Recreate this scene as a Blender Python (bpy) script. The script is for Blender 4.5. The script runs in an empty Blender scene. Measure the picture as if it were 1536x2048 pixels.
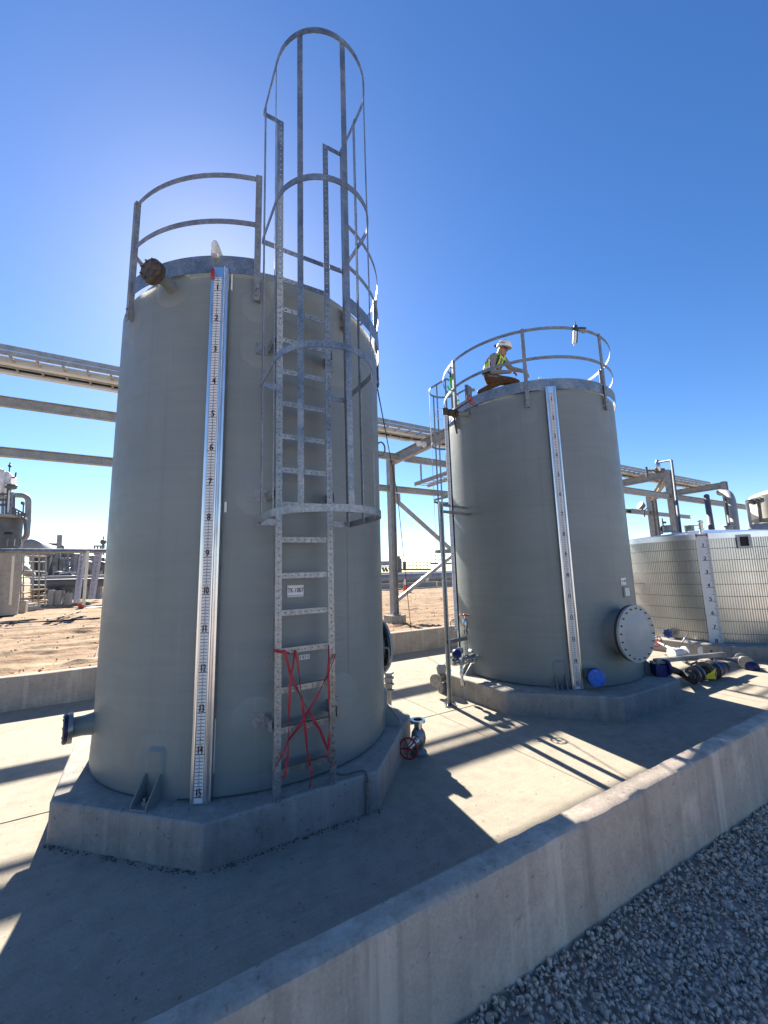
import bpy, bmesh, math, random
import numpy as np
from math import sin, cos, pi, radians as RAD, sqrt, atan2, hypot
from mathutils import Vector as V, Matrix
SC = bpy.context.scene; COL = SC.collection
random.seed(7); RNG = np.random.default_rng(7)

# ------------------------------------------------------------------ camera
CAM_H = 2.0295; FPX = 807.7; PITCH = RAD(8.4423); ROLL = RAD(-1.4851); AZ = RAD(59.5)
WX = V((sin(AZ), cos(AZ), 0)); WY = V((-cos(AZ), sin(AZ), 0))
def _axes():
    f = V((0, cos(PITCH), sin(PITCH))); rt = V((1, 0, 0)); up = rt.cross(f)
    r2 = rt*cos(ROLL)+up*sin(ROLL); u2 = up*cos(ROLL)-rt*sin(ROLL)
    tw = lambda a: V((a.dot(WX), a.dot(WY), a.z))
    return tw(r2), tw(u2), tw(f)
CR, CU, CF = _axes(); CP = V((0, 0, CAM_H))
cd = bpy.data.cameras.new('camera'); cam = bpy.data.objects.new('camera', cd); COL.objects.link(cam)
cd.sensor_fit = 'VERTICAL'; cd.sensor_height = 24; cd.lens = FPX*24/2048; cd.clip_start = .05; cd.clip_end = 8000
m = Matrix((( CR.x, CU.x, -CF.x, 0), (CR.y, CU.y, -CF.y, 0), (CR.z, CU.z, -CF.z, CAM_H), (0, 0, 0, 1)))
cam.matrix_world = m; SC.camera = cam
# ------------------------------------------------------------------ light
SUN_EL = RAD(35.6); SUN_AZ = RAD(6.9)          # azimuth from +Y towards +X
w = bpy.data.worlds.new("World"); SC.world = w; w.use_nodes = True
nt = w.node_tree; bg = nt.nodes['Background']
sky = nt.nodes.new('ShaderNodeTexSky'); sky.sky_type = 'NISHITA'; sky.sun_disc = False
sky.sun_elevation = SUN_EL; sky.sun_rotation = SUN_AZ; sky.altitude = 900; sky.air_density = 1.0; sky.dust_density = .32; sky.ozone_density = 2.4
hs = nt.nodes.new('ShaderNodeHueSaturation'); hs.inputs['Saturation'].default_value = 1.26; hs.inputs['Hue'].default_value = .507; nt.links.new(sky.outputs[0], hs.inputs['Color']); nt.links.new(hs.outputs[0], bg.inputs[0]); bg.inputs[1].default_value = .063
sl = bpy.data.lights.new('sun', 'SUN'); sl.energy = 5.0; sl.angle = RAD(.53); sl.color = (1, .93, .80)
so = bpy.data.objects.new('sun', sl); COL.objects.link(so)
sd = V((cos(SUN_EL)*sin(SUN_AZ), cos(SUN_EL)*cos(SUN_AZ), sin(SUN_EL)))
so.rotation_euler = sd.to_track_quat('Z', 'Y').to_euler(); so.location = (0, 0, 30)
SC.view_settings.view_transform = 'Standard'; SC.view_settings.look = 'None'
SC.view_settings.exposure = 1.68; SC.view_settings.gamma = 1
SC.cycles.max_bounces = 6

# ------------------------------------------------------------------ measuring helpers (survey of the site: sight lines from the camera)
def ray(x, y): return CF + CR*((x-768)/FPX) - CU*((y-1024)/FPX)
def onZ(x, y, z): d = ray(x, y); return CP + d*((z-CAM_H)/d.z)
def onY(x, y, yy): d = ray(x, y); return CP + d*(yy/d.y)
def onX(x, y, xx): d = ray(x, y); return CP + d*(xx/d.x)
def onD(x, y, dep): return CP + ray(x, y)*dep
def onC(x, y, c, r):
    d = ray(x, y); a = d.x**2+d.y**2; b = -(d.x*c[0]+d.y*c[1]); k = c[0]**2+c[1]**2-r*r
    return CP + d*((-b-sqrt(max(b*b-a*k, 0)))/a)
def depth(p): return (V(p)-CP).dot(CF)
def pol(c, r, deg, z): return V((c[0]+r*cos(RAD(deg)), c[1]+r*sin(RAD(deg)), z))

# ------------------------------------------------------------------ mesh builder
ORG = {}
class MB:
    def __init__(s, M=None): s.v = []; s.f = []; s.M = M; s.mi = {}; s.cur = 0
    def add(s, vs, fs):
        o = len(s.v)
        s.v += [tuple(s.M @ V(p)) if s.M else tuple(p) for p in vs]; n0 = len(s.f); s.f += [tuple(i+o for i in f) for f in fs]
        if s.cur: s.mi.update({k: s.cur for k in range(n0, len(s.f))})
        return s
    def frame(s, c, ax, ay, az, sx, sy, sz):
        c = V(c); P = [c+ax*(i*sx/2)+ay*(j*sy/2)+az*(k*sz/2) for k in (-1, 1) for j in (-1, 1) for i in (-1, 1)]
        return s.add(P, [(0, 2, 3, 1), (4, 5, 7, 6), (0, 1, 5, 4), (2, 6, 7, 3), (0, 4, 6, 2), (1, 3, 7, 5)])
    def box(s, c, d, rz=0):
        return s.frame(c, V((cos(rz), sin(rz), 0)), V((-sin(rz), cos(rz), 0)), V((0, 0, 1)), *d)
    def bar(s, p, q, w, h, up=(0, 0, 1)):
        p, q = V(p), V(q); z = (q-p); L = z.length; z.normalize(); x = V(up).cross(z)
        if x.length < 1e-4: x = V((1, 0, 0)).cross(z)
        x.normalize(); y = z.cross(x); return s.frame((p+q)/2, x, y, z, w, h, L)
    def ibeam(s, p, q, w, h, t=.014, up=(0, 0, 1)):
        p, q = V(p), V(q); z = (q-p).normalized(); x = V(up).cross(z)
        if x.length < 1e-4: x = V((1, 0, 0)).cross(z)
        x.normalize(); y = z.cross(x); L = (q-p).length; c = (p+q)/2
        s.frame(c+y*(h/2-t/2), x, y, z, w, t, L); s.frame(c-y*(h/2-t/2), x, y, z, w, t, L)
        return s.frame(c, x, y, z, t*.8, h-2*t, L)
    def tube(s, pts, r, n=10, closed=False, cap=True):
        pts = [V(p) for p in pts]; N = len(pts); rs = r if isinstance(r, (list, tuple)) else [r]*N
        T = []
        for i in range(N):
            a = pts[(i-1) % N] if (closed or i > 0) else pts[i]; b = pts[(i+1) % N] if (closed or i < N-1) else pts[i]
            T.append((b-a).normalized())
        u = T[0].orthogonal().normalized(); vs = []
        for i in range(N):
            u = (u - T[i]*u.dot(T[i])).normalized(); w_ = T[i].cross(u)
            vs += [pts[i]+(u*cos(2*pi*k/n)+w_*sin(2*pi*k/n))*rs[i] for k in range(n)]
        fs = []
        for i in range(N if closed else N-1):
            j = (i+1) % N
            fs += [(i*n+k, i*n+(k+1) % n, j*n+(k+1) % n, j*n+k) for k in range(n)]
        if cap and not closed: fs += [tuple(range(n-1, -1, -1)), tuple((N-1)*n+k for k in range(n))]
        return s.add(vs, fs)
    def ribbon(s, pts, ups, w, t):                       # flat bar swept along pts, wide along ups
        N = len(pts); vs = []; pts = [V(p) for p in pts]
        for i in range(N):
            tn = (pts[min(i+1, N-1)]-pts[max(i-1, 0)]).normalized(); u = V(ups[i] if isinstance(ups, list) else ups); u = (u-tn*u.dot(tn)).normalized(); n = tn.cross(u)
            vs += [pts[i]+u*w/2+n*t/2, pts[i]-u*w/2+n*t/2, pts[i]-u*w/2-n*t/2, pts[i]+u*w/2-n*t/2]
        fs = [(i*4+k, i*4+(k+1) % 4, i*4+4+(k+1) % 4, i*4+4+k) for i in range(N-1) for k in range(4)]
        fs += [(3, 2, 1, 0), tuple((N-1)*4+k for k in range(4))]
        return s.add(vs, fs)
    def lathe(s, prof, c=(0, 0, 0), axis=(0, 0, 1), n=32, cap=True):
        z = V(axis).normalized(); x = z.orthogonal().normalized(); y = z.cross(x); c = V(c); vs = []
        for r, h in prof: vs += [c+z*h+(x*cos(2*pi*k/n)+y*sin(2*pi*k/n))*max(r, 1e-4) for k in range(n)]
        fs = [(i*n+k, i*n+(k+1) % n, i*n+n+(k+1) % n, i*n+n+k) for i in range(len(prof)-1) for k in range(n)]
        if cap: fs += [tuple(range(n-1, -1, -1)), tuple((len(prof)-1)*n+k for k in range(n))]
        return s.add(vs, fs)
    def prism(s, poly, z0, z1):
        n = len(poly); vs = [(x, y, z0) for x, y in poly]+[(x, y, z1) for x, y in poly]
        return s.add(vs, [tuple(range(n-1, -1, -1)), tuple(range(n, 2*n))]+[(k, (k+1) % n, n+(k+1) % n, n+k) for k in range(n)])
    def sphere(s, c, r, n=12, sc=(1, 1, 1)):
        m_ = n//2; vs = []; c = V(c)
        for i in range(m_+1):
            a = pi*i/m_
            vs += [c+V((sin(a)*cos(2*pi*k/n)*r*sc[0], sin(a)*sin(2*pi*k/n)*r*sc[1], cos(a)*r*sc[2])) for k in range(n)]
        return s.add(vs, [(i*n+k, i*n+n+k, i*n+n+(k+1) % n, i*n+(k+1) % n) for i in range(m_) for k in range(n)])
    def perf(s, o, u, v, L, wd, pitch, hr, t):           # perforated flat bar: runs along u, wide along v
        o, u, v = V(o), V(u).normalized(), V(v).normalized(); nn = u.cross(v).normalized(); n = max(1, int(round(L/pitch))); p = L/n
        for i in range(n):
            c = o+u*(p*(i+.5)); h = p/2; k = wd/2
            out = [(h, 0), (h, k), (0, k), (-h, k), (-h, 0), (-h, -k), (0, -k), (h, -k)]; vs = []
            for zz in (t/2, -t/2):
                vs += [c+u*a+v*b+nn*zz for a, b in out]
                vs += [c+u*(hr*cos(j*pi/4))+v*(hr*sin(j*pi/4))+nn*zz for j in range(8)]
            fs = []
            for j in range(8):
                q = (j+1) % 8
                fs += [(j, q, 8+q, 8+j), (16+q, 16+j, 24+j, 24+q), (8+j, 8+q, 24+q, 24+j)]
            fs += [(1, 17, 18, 2), (2, 18, 19, 3), (5, 21, 22, 6), (6, 22, 23, 7)]
            if i == 0: fs += [(3, 19, 20, 4), (4, 20, 21, 5)]
            if i == n-1: fs += [(7, 23, 16, 0), (0, 16, 17, 1)]
            s.add(vs, fs)
        return s
    def build(s, name, mat, parent=None, smooth=True, bevel=0, label=None, org=None):
        me = bpy.data.meshes.new(name)
        vs = np.array(s.v, dtype=np.float64).reshape(-1, 3)
        if parent is not None: o = V(ORG[parent.name])
        elif org is not None: o = V(org)
        else: o = V(((vs[:, 0].min()+vs[:, 0].max())/2, (vs[:, 1].min()+vs[:, 1].max())/2, vs[:, 2].min()))
        me.from_pydata((vs-np.array(o)).tolist(), [], s.f)
        for k, c_ in s.mi.items(): me.polygons[k].material_index = c_
        me.validate()
        bm = bmesh.new(); bm.from_mesh(me); bmesh.ops.remove_doubles(bm, verts=bm.verts, dist=1e-5); bmesh.ops.recalc_face_normals(bm, faces=bm.faces)
        if smooth:
            for f in bm.faces: f.smooth = True
            for e in bm.edges:
                if len(e.link_faces) != 2 or e.calc_face_angle(0) > RAD(38): e.smooth = False
        bm.to_mesh(me); bm.free()
        ob = bpy.data.objects.new(name, me); COL.objects.link(ob)
        for m_ in (mat if isinstance(mat, list) else [mat]): me.materials.append(m_)
        ORG[ob.name] = tuple(o)
        if parent is not None: ob.parent = parent
        else: ob.location = o
        if bevel:
            b = ob.modifiers.new('bevel', 'BEVEL'); b.width = bevel; b.segments = 2; b.limit_method = 'ANGLE'; b.angle_limit = RAD(40)
        if label: ob['label'] = label
        return ob
def tag(o, label, cat=None, group=None, kind=None):
    if label: o['label'] = label
    if cat: o['category'] = cat
    if group: o['group'] = group
    if kind: o['kind'] = kind
    return o
def thing(name, label, cat, loc, group=None):
    o = bpy.data.objects.new(name, None); COL.objects.link(o); o.location = loc; o.empty_display_size = .1
    ORG[o.name] = tuple(loc); return tag(o, label, cat, group)
def copy_tree(o, parent=None):
    c = o.copy(); COL.objects.link(c); ORG[c.name] = ORG[o.name]
    if parent is not None: c.parent = parent
    for ch in list(o.children): copy_tree(ch, c)
    return c
def struct(o): o['kind'] = 'structure'; return o
def fillet(pts, r, k=6):
    pts = [V(p) for p in pts]; out = [pts[0]]
    for a, b, c in zip(pts, pts[1:], pts[2:]):
        d1 = (a-b); d2 = (c-b); t = min(r, d1.length*.49, d2.length*.49); p = b+d1.normalized()*t; q = b+d2.normalized()*t
        out += [p*((1-i/k)**2)+b*(2*(i/k)*(1-i/k))+q*((i/k)**2) for i in range(k+1)]
    return out+[pts[-1]]
def arc(c, r, a0, a1, z, n=40): return [pol(c, r, a0+(a1-a0)*i/n, z) for i in range(n+1)]
_tx = {}
def glyphs(text):
    if text not in _tx:
        cu = bpy.data.curves.new('lettering', 'FONT'); cu.body = text; cu.align_x = 'CENTER'; cu.size = 1; cu.resolution_u = 3
        ob = bpy.data.objects.new('lettering', cu); COL.objects.link(ob)
        me = bpy.data.meshes.new_from_object(ob.evaluated_get(bpy.context.evaluated_depsgraph_get()))
        _tx[text] = ([tuple(v_.co) for v_ in me.vertices], [tuple(p.vertices) for p in me.polygons])
        bpy.data.objects.remove(ob); bpy.data.curves.remove(cu); bpy.data.meshes.remove(me)
    return _tx[text]
def write(mb, text, o, u, v, size, sx=1.0, bold=0):
    vs, fs = glyphs(text); o, u, v = V(o), V(u), V(v); n = u.cross(v)
    for dx in ([0] if not bold else [-bold, 0, bold]):
        mb.add([o+u*(p[0]*size*sx+dx)+v*(p[1]*size)+n*(abs(dx)*.02) for p in vs], fs)

# ------------------------------------------------------------------ materials
def nodes(name):
    m_ = bpy.data.materials.new(name); m_.use_nodes = True; t = m_.node_tree; return m_, t, t.nodes['Principled BSDF']
def rgba(c): return (c[0], c[1], c[2], 1)
def noise(t, vec, scale, detail=4, rough=.55):
    n = t.nodes.new('ShaderNodeTexNoise'); n.inputs['Scale'].default_value = scale; n.inputs['Detail'].default_value = detail; n.inputs['Roughness'].default_value = rough
    t.links.new(vec, n.inputs['Vector']); return n.outputs['Fac']
def ramp(t, fac, a, b, ca=(0, 0, 0), cb=(1, 1, 1)):
    r = t.nodes.new('ShaderNodeValToRGB'); e = r.color_ramp.elements; e[0].position = a; e[1].position = b; e[0].color = rgba(ca); e[1].color = rgba(cb)
    t.links.new(fac, r.inputs[0]); return r.outputs[0]
def mix(t, fac, a, b, mode='MIX'):
    x = t.nodes.new('ShaderNodeMix'); x.data_type = 'RGBA'; x.blend_type = mode
    for s_, k in ((fac, 0), (a, 6), (b, 7)):
        if isinstance(s_, (int, float)): x.inputs[k].default_value = s_
        elif isinstance(s_, tuple): x.inputs[k].default_value = rgba(s_)
        else: t.links.new(s_, x.inputs[k])
    return x.outputs[2]
def coords(t, sc=(1, 1, 1), kind='Object'):
    c = t.nodes.new('ShaderNodeTexCoord'); mp = t.nodes.new('ShaderNodeMapping'); mp.inputs['Scale'].default_value = sc
    t.links.new(c.outputs[kind], mp.inputs[0]); return mp.outputs[0]
def bump(t, b, h, strength, dist=.01):
    n = t.nodes.new('ShaderNodeBump'); n.inputs['Strength'].default_value = strength; n.inputs['Distance'].default_value = dist
    t.links.new(h, n.inputs['Height']); t.links.new(n.outputs[0], b.inputs['Normal'])
def plain(name, c, rough=.5, metal=0, var=.18, scale=9, bs=0, coat=0):
    m_, t, b = nodes(name); vc = coords(t); f = noise(t, vc, scale, 5, .6)
    d = tuple(x*(1-var) for x in c); l = tuple(min(1, x*(1+var)) for x in c)
    t.links.new(ramp(t, f, .3, .7, d, l), b.inputs['Base Color']); b.inputs['Roughness'].default_value = rough; b.inputs['Metallic'].default_value = metal
    if bs: bump(t, b, noise(t, vc, scale*6, 3), bs, .005)
    if coat: b.inputs['Coat Weight'].default_value = coat
    return m_
def concrete(name, c, stain, streak=0, lines=0, warm=None):
    m_, t, b = nodes(name); vc = coords(t)
    f1 = noise(t, vc, .55, 6, .62); f2 = noise(t, vc, 6, 6, .65); f3 = noise(t, vc, 70, 2, .5); f4 = noise(t, vc, 1.7, 3, .5)
    col = ramp(t, f1, .3, .72, stain, c); col = mix(t, ramp(t, f2, .35, .75), col, tuple(min(1, x*1.13) for x in c))
    col = mix(t, ramp(t, f2, .60, .68, (0, 0, 0), (.35, .35, .35)), col, tuple(x*.62 for x in stain))
    sp = ramp(t, noise(t, vc, 26, 1, .4), .70, .74, (0, 0, 0), (.55, .55, .55)); col = mix(t, sp, col, tuple(x*.5 for x in stain))
    col = mix(t, 1.0, col, ramp(t, f3, .3, .7, (.84, .84, .84), (1, 1, 1)), 'MULTIPLY')
    if streak:
        fs = noise(t, coords(t, (3.2, 3.2, .16)), 2.2, 6, .6); col = mix(t, ramp(t, fs, .52, .72, (0, 0, 0), (streak,)*3), col, tuple(min(1, x*1.5) for x in c))
        fd = noise(t, coords(t, (5, 5, .22)), 1.7, 5, .6); col = mix(t, ramp(t, fd, .55, .75, (0, 0, 0), (streak,)*3), col, tuple(x*.6 for x in stain))
    if streak:
        bl = noise(t, coords(t, (1.6, 1.6, .9)), 1.5, 7, .68); col = mix(t, ramp(t, bl, .56, .74, (0, 0, 0), (streak*1.1,)*3), col, tuple(min(1, x*1.55) for x in c))
        ed = noise(t, vc, 14, 5, .7); col = mix(t, ramp(t, ed, .62, .72, (0, 0, 0), (.45,)*3), col, tuple(x*.55 for x in stain))
    else:
        cr = noise(t, vc, 2.4, 8, .75); col = mix(t, ramp(t, cr, .60, .70, (0, 0, 0), (.3,)*3), col, tuple(x*.72 for x in stain)); col = mix(t, ramp(t, noise(t, vc, .9, 7, .7), .58, .70, (0, 0, 0), (.35,)*3), col, tuple(min(1, x*1.22) for x in c))
    h = f3
    if lines:
        fl = noise(t, coords(t, (lines*.012, lines, 1)), 1, 3, .6); h = mix(t, .5, f3, fl)
        col = mix(t, 1.0, col, ramp(t, fl, .3, .7, (.88, .88, .88), (1.0, 1.0, 1.0)), 'MULTIPLY')
    t.links.new(col, b.inputs['Base Color']); b.inputs['Roughness'].default_value = .92; b.inputs['Specular IOR Level'].default_value = .25
    bump(t, b, mix(t, .4, h, f2), .35, .006); return m_
def galv(name, c=(.33, .345, .355), metal=.75, rough=.42, sc=60):
    m_, t, b = nodes(name); vc = coords(t); vo = t.nodes.new('ShaderNodeTexVoronoi'); vo.inputs['Scale'].default_value = sc; t.links.new(vc, vo.inputs['Vector'])
    f = noise(t, vc, 5, 5, .6)
    bw = t.nodes.new('ShaderNodeRGBToBW'); t.links.new(vo.outputs['Color'], bw.inputs[0])
    col = mix(t, 1.0, ramp(t, f, .3, .7, tuple(x*.7 for x in c), tuple(min(1, x*1.2) for x in c)), ramp(t, bw.outputs[0], .2, .8, (.72, .72, .72), (1, 1, 1)), 'MULTIPLY')
    t.links.new(col, b.inputs['Base Color']); b.inputs['Metallic'].default_value = metal
    t.links.new(ramp(t, f, .3, .7, (rough-.1,)*3, (rough+.14,)*3), b.inputs['Roughness']); return m_
def frp(name, c):
    m_, t, b = nodes(name); vc = coords(t)
    f = noise(t, vc, .8, 5, .6); wind = noise(t, coords(t, (.5, .5, 9)), 2.0, 5, .6); fine = noise(t, coords(t, (1.5, 1.5, 60)), 1.5, 3, .5); lap = noise(t, coords(t, (.12, .12, 2.6)), 1.3, 1, .3)
    col = ramp(t, f, .3, .7, tuple(x*.90 for x in c), tuple(x*1.08 for x in c)); col = mix(t, 1.0, col, ramp(t, wind, .35, .7, (.91, .92, .93), (1, 1, 1)), 'MULTIPLY')
    col = mix(t, 1.0, col, ramp(t, lap, .45, .52, (.975, .978, .978), (1, 1, 1)), 'MULTIPLY')
    dr = noise(t, coords(t, (8, 8, .22)), 1.2, 5, .6); col = mix(t, ramp(t, dr, .58, .76, (0, 0, 0), (.30,)*3), col, tuple(x*.55 for x in c))
    dl = noise(t, coords(t, (11, 11, .5)), 1.0, 4, .6); col = mix(t, ramp(t, dl, .62, .80, (0, 0, 0), (.35,)*3), col, tuple(min(1, x*1.45) for x in c))
    sm = noise(t, vc, 3.3, 6, .7); col = mix(t, ramp(t, sm, .60, .72, (0, 0, 0), (.22,)*3), col, tuple(min(1, x*1.3) for x in c))
    t.links.new(col, b.inputs['Base Color']); t.links.new(ramp(t, sm, .35, .7, (.40,)*3, (.58,)*3), b.inputs['Roughness']); b.inputs['Specular IOR Level'].default_value = .42
    bump(t, b, mix(t, .25, wind, fine), .24, .012); return m_
def dirt(name):
    m_, t, b = nodes(name); vc = coords(t)
    f = noise(t, coords(t, (.08, .5, 1)), 2.0, 7, .65); g = noise(t, vc, 3.0, 6, .7); h_ = noise(t, coords(t, (.25, 1.6, 1)), 1.6, 5, .6)
    col = ramp(t, f, .3, .7, (.235, .15, .098), (.38, .285, .195)); col = mix(t, ramp(t, g, .52, .66, (0, 0, 0), (.6,)*3), col, (.20, .125, .08)); col = mix(t, ramp(t, h_, .5, .8), col, (.41, .32, .225))
    t.links.new(col, b.inputs['Base Color']); b.inputs['Roughness'].default_value = 1; b.inputs['Specular IOR Level'].default_value = .1
    bump(t, b, mix(t, .35, g, h_), 1.0, .09); return m_
def stones(name):
    m_, t, b = nodes(name); vc = coords(t); at = t.nodes.new('ShaderNodeAttribute'); at.attribute_name = 'tone'
    col = ramp(t, at.outputs['Fac'], 0, 1, (.50, .385, .305), (.80, .645, .53)); col = mix(t, 1.0, col, ramp(t, noise(t, vc, 60, 4, .6), .3, .7, (.68, .68, .68), (1, 1, 1)), 'MULTIPLY')
    t.links.new(col, b.inputs['Base Color']); b.inputs['Roughness'].default_value = .88; bump(t, b, noise(t, vc, 160, 3), .5, .004); return m_
def stripes(name, c1, c2, sc, rough=.9):
    m_, t, b = nodes(name); wv = t.nodes.new('ShaderNodeTexWave'); wv.inputs['Scale'].default_value = sc; wv.inputs['Distortion'].default_value = 3; wv.inputs['Detail'].default_value = 1
    t.links.new(coords(t, (1, .5, .3)), wv.inputs['Vector']); t.links.new(ramp(t, wv.outputs['Fac'], .42, .58, c1, c2), b.inputs['Base Color']); b.inputs['Roughness'].default_value = rough; return m_
MAT = dict(
    pad=concrete('pad_concrete', (.40, .35, .275), (.29, .255, .205), lines=70), wall=concrete('wall_concrete', (.44, .37, .305), (.32, .27, .23), streak=.6),
    block=concrete('block_concrete', (.37, .34, .30), (.25, .23, .205), streak=.4), dirt=dirt('dirt'), stones=stones('crushed_stone'),
    gbase=plain('gravel_bed', (.42, .33, .27), .95, 0, .3, 30, .6), frp=frp('tank_gelcoat', (.190, .213, .211)), pale=frp('laminate', (.203, .227, .224)),
    galv=galv('galvanized_steel'), galvd=galv('weathered_galvanized', (.30, .305, .31), .55, .52, 45), steel=galv('structural_galvanized', (.37, .375, .38), .35, .6, 75),
    alu=plain('aluminium', (.78, .78, .79), .30, 1.0, .08, 5), corr=plain('corrugated_aluminium', (.64, .62, .585), .28, .95, .10, 1.2), tape=plain('white_enamel', (.66, .66, .67), .4, 0, .05),
    black=plain('black_paint', (.022, .022, .024), .45, 0, .3), rubber=plain('rubber', (.012, .012, .013), .75, 0, .3), maroon=plain('maroon_ink', (.05, .010, .012), .5, 0, .2),
    red=plain('red_paint', (.31, .022, .022), .4, 0, .25, 20), ribbon=plain('red_ribbon', (.34, .018, .032), .5, 0, .25, 14), white=plain('white_plastic', (.74, .73, .70), .4, 0, .07),
    blue=plain('blue_plastic', (.03, .12, .50), .55, 0, .35, 25), dnavy=plain('dark_navy_paint', (.006, .009, .05), .5, 0, .4, 25), navy=plain('navy_paint', (.010, .015, .10), .5, 0, .4, 25), iron=plain('rusty_iron', (.085, .068, .055), .75, .3, .5, 22, .3),
    cast=galv('cast_steel', (.33, .33, .33), .7, .45, 40), bright=galv('stainless', (.62, .62, .62), 1.0, .25, 30), yellow=plain('yellow_card', (.75, .68, .03), .6, 0, .12),
    hivis=plain('lime_fabric', (.48, .80, .03), .85, 0, .2, 30, .3), orange=plain('orange_plastic', (.85, .09, .02), .5, 0, .1), skin=plain('skin', (.40, .20, .13), .55, 0, .12, 30),
    brown=plain('brown_canvas', (.115, .056, .026), .95, 0, .35, 18, .5), shirt=stripes('striped_shirt', (.055, .055, .075), (.40, .385, .375), 26), boot=plain('boot_leather', (.05, .03, .02), .6, 0, .3), strap=plain('harness_webbing', (.02, .02, .022), .8, 0, .2),
    helmet=plain('helmet_shell', (.80, .79, .75), .3, 0, .04, coat=.4), green=plain('green_webbing', (.06, .62, .12), .7, 0, .15), amber=plain('amber_strap', (.55, .25, .03), .7, 0, .15), glass=plain('dark_lens', (.03, .008, .008), .08, 0, .1),
    plant=plain('plant_steel', (.26, .265, .27), .55, .2, .2, 2), plantd=plain('dark_cladding', (.10, .105, .115), .55, .2, .25, 3), cream=plain('cream_fibreglass', (.66, .63, .50), .4, 0, .06, 3), wrap=plain('white_sheeting', (.70, .68, .66), .7, 0, .25, 2.5, .4),
    cover=plain('cover_gelcoat', (.29, .325, .335), .42, 0, .08, 4), clod=plain('earth_clod', (.33, .235, .16), 1, 0, .3, 12), traywhite=plain('tray_underside', (.60, .66, .74), .5, .1, .08, 4), wood=plain('scaffold_board', (.42, .29, .16), .85, 0, .3, 8), lilac=plain('stair_galvanized', (.34, .34, .41), .5, .3, .2, 6), card=plain('label_card', (.64, .64, .65), .5, 0, .04), debris=plain('debris', (.13, .095, .07), .95, 0, .45, 30),
)
# ================================================================== SETTING
YF = 8.87; ZW = .52; YN0, YN1 = 1.712, 1.868      # far wall face, wall height, near wall faces
ZD = .12                                         # dirt level
# concrete pad with saw-cut joints
g = MB()
def sheet(mb, xs, ys, zf):
    o = len(mb.v); nx, ny = len(xs), len(ys)
    mb.v += [(x, y, zf(x, y)) for y in ys for x in xs]
    mb.f += [(o+j*nx+i, o+j*nx+i+1, o+(j+1)*nx+i+1, o+(j+1)*nx+i) for j in range(ny-1) for i in range(nx-1)]
def cuts(vals, lo, hi, w_=.012):
    out = [lo]
    for v_ in vals: out += [v_-w_, v_-w_/3, v_+w_/3, v_+w_]
    return out+[hi]
JX = [-11.2, -7.4, -3.6, 3.72, 7.9, 12.4, 17]; JY = [4.93]
xs = sorted(set(cuts(JX, -40, 60))); ys = cuts(JY, YN1-.05, YF+.05)
inj = lambda v_, J: any(abs(v_-j) < .006 for j in J)
sheet(g, xs, ys, lambda x, y: -.009 if (inj(x, JX) or (inj(y, JY))) else 0.)
struct(g.build('concrete_pad', MAT['pad'], smooth=False, org=(0, 0, 0)))
# ground sheets
g = MB(); sheet(g, [-3000, 3000], [-3000, YF+.2], lambda x, y: -.32); struct(g.build('ground', MAT['gbase'], smooth=False, org=(0, 0, 0)))
zg = lambda x: .004-.028*(x-1.35)
g = MB(); sheet(g, list(np.linspace(-4, 30, 70)), list(np.linspace(-6, YN0+.02, 20)), lambda x, y: zg(x)-.035); struct(g.build('gravel_bed', MAT['gbase'], smooth=False, org=(0, 0, 0)))
# dirt
def hz_(x, y):
    a = .007*sin(y*2.1+.25*sin(x*.35)+.8*sin(x*.11))+.009*sin(y*5.3+x*.21+sin(x*.5)*1.4)+.010*sin(y*9.1+x*.5+1.5*sin(x*.9))
    return a
dx = list(np.linspace(-22, 62, 240)); dy = [YF+.18]+list(YF+.3+34*np.linspace(0, 1, 190)**1.6)
rn = RNG.normal(0, 1, (len(dy), len(dx)))
rn = (rn+np.roll(rn, 1, 1)+np.roll(rn, 2, 1)+np.roll(rn, 1, 0))/3.2
g = MB(); nx = len(dx)
for j, y in enumerate(dy):
    for i, x in enumerate(dx):
        k = min(1, max(0, (y-YF-.2)/.8)); far = min(1, max(0, (42-y)/8)); edge = min(1, (x+22)/4, (62-x)/4)
        g.v.append((x, y, ZD+(hz_(x, y)+(.034+.03*abs(sin(y*1.7+.3*x)))*rn[j, i])*k*far*max(0, edge)+.03*(1-k)))
g.f += [(j*nx+i, j*nx+i+1, (j+1)*nx+i+1, (j+1)*nx+i) for j in range(len(dy)-1) for i in range(nx-1)]
struct(g.build('dirt_ground', MAT['dirt'], org=(0, 0, 0)))
g = MB(); y0 = YF+.16; y1 = dy[-1]
for xa, xb, ya, yb in ((-3000, -21.9, y0, 4000), (61.9, 3000, y0, 4000), (-21.9, 61.9, y1-.05, 4000)): sheet(g, [xa, xb], [ya, yb], lambda x, y: ZD-.004)
struct(g.build('dirt_plain', MAT['dirt'], smooth=False, org=(0, 0, 0)))
# containment walls
def wall_profile(y0, y1, zt, ch): return [(y0, -.3), (y1, -.3), (y1, zt-ch), (y1-ch, zt), (y0+ch*1.7, zt), (y0+ch*.5, zt-ch*.55), (y0, zt-ch*1.7)]
def long_wall(x0, x1, n, y0, y1, zt, ch, wob):
    g = MB(); pr = wall_profile(y0, y1, zt, ch); m_ = len(pr); X = np.linspace(x0, x1, n)
    for i, x in enumerate(X):
        a = wob*sin(x*2.3)+wob*.6*sin(x*5.9+1)
        for k, (y, z) in enumerate(pr): g.v.append((x, y+(a if k in (0, 6, 5, 4) else 0), z+(RNG.normal(0, wob*.55) if k > 1 else 0)))
    g.f += [(i*m_+k, i*m_+(k+1) % m_, i*m_+m_+(k+1) % m_, i*m_+m_+k) for i in range(n-1) for k in range(m_)]
    g.f += [tuple(range(m_))[::-1], tuple((n-1)*m_+k for k in range(m_))]; return g
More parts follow.
